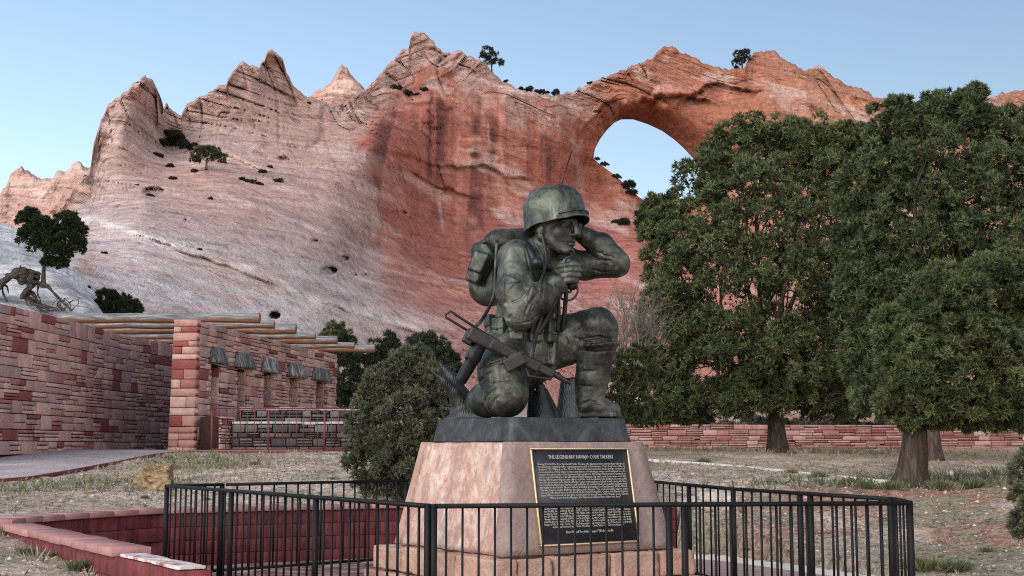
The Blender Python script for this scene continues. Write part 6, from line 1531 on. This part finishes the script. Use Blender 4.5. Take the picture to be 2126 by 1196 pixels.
# shrubs on the cliff: three masters, copied
def bush_master(seed, cols, flat):
    rng = np.random.default_rng(seed); lb = []
    for k in range(6): lb.append((np.array([rng.uniform(-.55, .55), rng.uniform(-.4, .4), rng.uniform(.0, .55) * flat]), (rng.uniform(.35, .5),) * 2 + (rng.uniform(.3, .42) * flat,)))
    pos, dr, T = crown_points(lb, 16, 8, rng, .35, .2); v, f, c = tuft_arrays(pos, dr, .20, .22, 5, .6, leaf_color(T, *cols, rng), rng, .2, True); me = mesh('bush', v, f, False, c); me.materials.append(MAT_LEAF); return me
DK = ((.018, .022, .014), (.045, .052, .028), (.06, .055, .03)); OL = ((.03, .036, .018), (.085, .09, .04), (.10, .09, .04))
BMS = [bush_master(31, DK, 1.0), bush_master(32, DK, .7), bush_master(33, OL, 1.0)]
SHR = [(352, 282, 20, 0), (368, 292, 20, 0), (384, 298, 18, 1), (338, 300, 14, 0), (328, 322, 13, 1), (398, 303, 15, 1), (352, 346, 9, 0), (357, 373, 9, 0), (403, 356, 9, 0), (462, 338, 8, 1), (504, 371, 10, 1), (520, 377, 12, 1), (540, 383, 9, 1), (545, 359, 9, 0), (574, 376, 11, 1), (561, 347, 6, 0), (283, 385, 5, 1), (312, 407, 10, 1), (437, 414, 7, 1), (415, 519, 5, 0),
       (826, 182, 11, 1), (848, 192, 11, 1), (882, 187, 10, 1), (862, 196, 8, 1), (1255, 343, 8, 0), (1278, 368, 9, 0), (1298, 388, 17, 0), (1310, 398, 12, 0), (1288, 462, 15, 0), (1240, 332, 6, 0), (218, 525, 8, 1), (184, 548, 7, 1), (640, 215, 5, 0)]
for x, y, r_, k in SHR:
    p = (dome_at(x, y) if (x < 200 and y > 500) else cliff_at(x, y)); o = link('cliff_shrub', BMS[k]); s = r_ * p.y / FPX; o.scale = (s * 1.25, s, s * 1.1); o.location = p + Vector((0, -.3 * s, -.35 * s)); o.rotation_euler = (0, 0, random.uniform(0, 6))
    zl, zg = (('dark shrub crowded into the gully beside the lone pinnacle', 'shrubs in the gully') if x < 410 and y < 330 else ('small dark shrub dotted on the pale slickrock below the peaks', 'shrubs on the slickrock slope') if x < 600 else
              ('low shrub on the ledge under the highest peak', 'shrubs on the peak ledge') if y < 230 else ('dark bush on the slope under the arch opening', 'bushes below the arch'))
    tag(o, zl, 'shrub', zg)
for x, r_, k in ((1082, 8, 1), (1098, 11, 1), (1118, 11, 1), (1134, 8, 1), (1155, 9, 0), (1225, 6, 0), (1048, 6, 1), (1528, 7, 1)):
    i = int(np.argmin(abs(CL[0] - x))); p = Vector(CL[2][i, -1]); o = link('ridge_shrub', BMS[k]); s = r_ * p.y / FPX; o.scale = (s * 1.2, s, s * (1.5 if x == 1155 else 1.05)); o.location = p + Vector((0, -.2, -.1 * s)); o.rotation_euler = (0, 0, x)
    tag(o, 'low dark bush silhouetted on the saddle ridge beside the arch', 'shrub', 'bushes along the ridge top')
def ridge_tree(label, x, hpx, wpx, seed, lobes):
    i = int(np.argmin(abs(CL[0] - x))); p = Vector(CL[2][i, -1]); py = CL[1][i, -1]
    tree('ridge_pine', label, 'tree', None, (x, py + 3, 0), p.y + .3, [(x + a, py - b, c, d, e_) for a, b, c, d, e_ in lobes], .11, 20, 8, 5, .30, .13, DK, seed, .5, .32, 2, trunk_h=hpx * p.y / FPX * .7)
ridge_tree('lone dark pine standing on the shoulder of the highest peak', 1021, 48, 40, 41, [(-8, 42, 0, 12, 9), (2, 30, 0, 14, 8), (12, 18, 0, 11, 7), (-3, 18, 0, 10, 6), (-14, 30, 0, 8, 6)])
ridge_tree('lone bushy pine on the ridge between arch and rounded knob', 1541, 34, 30, 42, [(-6, 24, 0, 11, 8), (6, 28, 0, 9, 7), (2, 14, 0, 12, 6), (-10, 10, 0, 9, 6)])
cp_ = cliff_at(430, 352)
tree('ledge_juniper', 'olive green juniper on a pale ledge between two red peaks', 'tree', None, (428, 350, 0), cp_.y - .8, [(415, 322, 0, 15, 9), (440, 318, 0, 16, 9), (428, 314, 0, 16, 9), (452, 328, 0, 12, 7), (405, 332, 0, 9, 6)], .09, 24, 8, 5, .24, .14, OL, 43, .5, .3, 3)
# sagebrush beyond the low wall
sg = [bush_master(34, SAGE, .9), bush_master(35, JUND, 1.1)]
rs_ = random.Random(61)
for k in range(34):
    x = 1290 + k * 25 + rs_.uniform(-10, 10); d = rs_.uniform(59, 78); p = P(x, 900, d); z = ground_z(p.x, p.y); ki = 0 if rs_.random() < .75 else 1; o = link('sagebrush' if ki == 0 else 'scrub_bush', sg[ki]); s = rs_.uniform(.5, 1.0); o.scale = (s * 1.2, s, s); o.location = (p.x, p.y, z); o.rotation_euler = (0, 0, rs_.uniform(0, 6))
    tag(o, ('pale sage bush growing beyond the low stone wall', 'dark green bush growing beyond the low stone wall')[ki], 'shrub', ('pale scrub beyond the low wall', 'dark scrub beyond the low wall')[ki])
# ================================================================ ROCKS, GRASS, GRAVEL
def boulder(name, label, px, py, d, rx, ry, seed, mat, zs=1.0):
    n = 22; u = []; 
    g = np.linspace(-1, 1, n); A, B = np.meshgrid(g, g, indexing='ij'); vs = []; fs = []
    for ax in range(3):
        for s in (-1, 1):
            q = np.zeros((n, n, 3)); q[..., ax] = s; q[..., (ax + 1) % 3] = A * s; q[..., (ax + 2) % 3] = B; o = len(vs) * n * n; vs.append(q.reshape(-1, 3)); ix = np.arange(n * n).reshape(n, n) + o
            fs.append(np.stack([ix[:-1, :-1], ix[1:, :-1], ix[1:, 1:], ix[:-1, 1:]], -1).reshape(-1, 4))
    v = np.concatenate(vs); v = v / np.maximum(np.abs(v).max(1, keepdims=True), 1e-9); v = v / (np.sum(np.abs(v) ** 3.2, 1, keepdims=True) ** (1 / 3.2))
    r = 1 + .16 * fbm(v * 1.3 + seed * 3.7, 4, seed) + .10 * ridge(v * 2.4 + seed, 4, seed + 9) + .05 * np.round(2 * vn(v * 3 + seed, seed + 5))
    v = v * r[:, None]; c = P(px, py, d); s = d / FPX; v = v * np.array([rx * s, (rx + ry) / 2 * s, ry * s]); z = ground_z(c.x, c.y)
    o = link(name, mesh(name, v, np.concatenate(fs)), mat); o.location = (c.x, c.y, z + ry * s * .55); tag(o, label, 'boulder'); return o
m = Mat('yellow_sandstone', .92, 0, .15); cw = m.co(kind='World'); a = m.noise(m.co((1, 1, 2.2), 'World'), 6, 9, .74, .8); m.color(m.ramp(a, [(.36, (.09, .055, .03)), (.5, (.33, .225, .125)), (.64, (.52, .41, .27))])).bump(a, 1.0, .08); MAT_YEL = m.m
m = Mat('pale_limestone', .92, 0, .15); cw = m.co(kind='World'); a = m.noise(cw, 6, 8, .7, .6); m.color(m.ramp(a, [(.3, (.28, .24, .20)), (.55, (.50, .44, .38)), (.75, (.62, .56, .50))])).bump(a, .8, .04); MAT_PALE = m.m
def block_rock(name, label, bot, top, d, th, mat, seed, n=22):
    c = P((bot[0] + bot[1]) / 2, 1000, d); z = ground_z(c.x, c.y) - .05; s = d / FPX; zt = z + .05 + (top[2]) * s
    X = lambda px, y: (px - CX) * y / FPX
    b4 = [Vector((X(bot[0], d - th / 2), d - th / 2, z)), Vector((X(bot[1], d - th / 2), d - th / 2, z)), Vector((X(bot[1], d + th / 2), d + th / 2, z)), Vector((X(bot[0], d + th / 2), d + th / 2, z))]
    t4 = [Vector((X(top[0], d - th / 4), d - th * .22, zt - .05)), Vector((X(top[1], d - th / 4), d - th * .22, zt - .07)), Vector((X(top[1] - 4, d), d + th * .4, zt)), Vector((X(top[0] + 6, d), d + th * .4, zt))]
    me = rough_block(b4 + t4, n, .09, 5.0, seed, .03); o = link(name, me, mat); tag(o, label, 'boulder'); return o
block_rock('boulder', 'ochre yellow boulder on the dry turf below the walkway', (272, 368), (296, 364, 52), 20.3, .62, MAT_YEL, 3)
boulder('boulder', 'pale cream boulder behind the fence on the gravel slope', 1488, 1062, 19.2, 36, 22, 5, MAT_PALE)
boulder('boulder', 'small low pale rock touching the cream boulder', 1440, 1066, 19.4, 20, 11, 6, MAT_PALE)
rng = np.random.default_rng(77)
def gsample(n, x0, x1, y0, y1):
    x = rng.uniform(x0, x1, n); y = rng.uniform(y0, y1, n); k = ~(in_poly(x, y, PCUT) | in_poly(x, y, WALK)); x, y = x[k], y[k]
    q = np.stack([x, y, x * 0], -1); z = gz0(x, y) + .035 * fbm(q * 1.1, 3, 3) + .02 * np.maximum(fbm(q * 5.0, 3, 9), -.2)
    return np.stack([x, y, z], -1)
def zone(p, blobs): return sum(a * np.exp(-(((p[:, 0] - x) / sx) ** 2 + ((p[:, 1] - y) / sy) ** 2)) for x, y, sx, sy, a in blobs)
GB = [(8.5, 22, 3.2, 1.6, 1.3), (-6.6, 20.5, 2.0, 1.4, .8), (-5.8, 25.4, 1.4, 2.3, .8), (5.0, 21.6, 2.6, .5, 1.0), (-4.8, 10.5, 1.6, 2.0, .5), (8, 48, 9, 4, .8), (10.5, 38, 5, 3, .6)]
pts = np.concatenate([gsample(26000, -12, 13, 8.5, 30), gsample(9000, 0, 22, 26, 54)]); zz = zone(pts, GB); cl = fbm(pts * np.array([1.3, 1.3, 0]), 3, 81)
keep = rng.random(len(pts)) < np.clip(.10 + .55 * zz + .35 * sstep(.0, .7, cl), 0, 1); pts = pts[keep]; zz = zz[keep]
far_ = 1 + np.maximum(pts[:, 1] - 20, 0) * .03
Lg = rng.uniform(.04, .10, len(pts)) * (1 + .9 * np.clip(zz, 0, 1)) * far_
gr_ = np.clip(.25 + .6 * zz + .25 * rng.normal(size=len(pts)), 0, 1)[:, None]; gcol = np.array([.34, .285, .20]) * (1 - gr_) + np.array([.085, .10, .048]) * gr_
up = np.tile(np.array([0, 0, 1.0]), (len(pts), 1)); v, f, c = tuft_arrays(pts, up, Lg, .06, 5, .55, gcol, rng, .25)
tag(link('dry_grass', mesh('dry_grass', v, f, False, c), MAT_LEAF), 'sparse dry grass and weeds growing over the gravelly soil', 'grass', kind='stuff')
pts = np.concatenate([gsample(30000, -10, 10, 9, 29)]); cl = fbm(pts * np.array([2.2, 2.2, 0]), 4, 83); pts = pts[rng.random(len(pts)) < np.clip(.25 + .9 * cl, .05, 1)]
up = np.tile(np.array([0, 0, .45]), (len(pts), 1)); v, f, c = tuft_arrays(pts, up, rng.uniform(.03, .07, len(pts)), .10, 3, .8, np.array([.13, .115, .08]) * rng.uniform(.5, 1.5, (len(pts), 1)), rng, .3)
tag(link('ground_litter', mesh('ground_litter', v, f, False, c), MAT_LEAF), 'short dead stems and needle litter over the soil', 'litter', kind='stuff')
# separate weeds one can pick out
wm = []
for s_ in range(3):
    r2 = np.random.default_rng(90 + s_); n = 60; p0 = r2.normal(size=(n, 3)) * np.array([.3, .3, 0]); d0 = unit(np.stack([p0[:, 0] * 1.6, p0[:, 1] * 1.6, np.full(n, 1.0)], -1)); cc = np.array([.12, .135, .075]) * r2.uniform(.6, 1.5, (n, 1)) + np.array([.05, .03, 0]) * (s_ == 2)
    v, f, c = tuft_arrays(p0, d0, .8, .045, 5, .3, cc, r2, .3); me = mesh('weed', v, f, False, c); me.materials.append(MAT_LEAF); wm.append(me)
for px, py, r_ in ((165, 1186, 34), (60, 1152, 22), (110, 1160, 20), (20, 1110, 24), (690, 1000, 12), (530, 966, 12), (350, 955, 14), (1920, 1188, 46), (1980, 1186, 36), (1870, 1172, 16), (1700, 995, 22), (1760, 1008, 22), (1640, 985, 16), (1460, 962, 16), (1800, 1015, 26), (1850, 1020, 28), (1560, 1022, 12), (1950, 1018, 30), (2020, 1016, 34), (1550, 1145, 10), (2050, 1150, 18), (300, 1036, 10), (430, 1040, 9)):
    g = None
    for d in np.arange(8, 34, .1):
        c = P(px, py, d)
        if c.z <= ground_z(c.x, c.y): g = c; break
    if g is None: continue
    o = link('weed_clump', random.choice(wm)); s = r_ * g.y / FPX; o.scale = (s, s, s * .9); o.location = (g.x, g.y, ground_z(g.x, g.y)); o.rotation_euler = (0, 0, random.uniform(0, 6)); wl_ = ('ragged weed clump beside the red planter wing wall' if px < 250 and py > 1090 else 'small weed tuft on the turf between walkway and retaining wall' if px < 720 else 'tall weed clump along the pale kerb near the pinyon trunks' if py < 1030 else 'spreading green weed on the gravel outside the black fence')
    tag(o, wl_, 'weed', wl_.split(' ', 2)[2])
# gravel
pts = np.concatenate([gsample(3000, -9, 1, 17.5, 28), gsample(3000, 2.5, 10, 11, 24), gsample(1500, -7, -2.6, 8.6, 14)]); n = len(pts)
oc = np.array([(1, 0, 0), (-1, 0, 0), (0, 1, 0), (0, -1, 0), (0, 0, 1), (0, 0, -1)], float); of = np.array([(0, 2, 4), (2, 1, 4), (1, 3, 4), (3, 0, 4), (2, 0, 5), (1, 2, 5), (3, 1, 5), (0, 3, 5)])
sz = np.exp(rng.normal(math.log(.016), .5, n)); v = (pts[:, None] + oc[None] * (sz[:, None, None] * rng.uniform(.6, 1.3, (n, 6, 1))) * np.array([1, 1, .6])).reshape(-1, 3); f = (of[None] + (np.arange(n) * 6)[:, None, None]).reshape(-1, 3)
c = np.repeat(np.array([.42, .34, .29]) * rng.uniform(.6, 1.35, (n, 1)) + rng.normal(size=(n, 3)) * .015, 6, 0)
m = Mat('gravel', .92, 0, .15); m.color(m.attr()); tag(link('gravel', mesh('gravel', v, f, False, np.clip(c, .05, .8)), m.m), 'loose pale gravel strewn over the bare soil', 'gravel', kind='stuff')
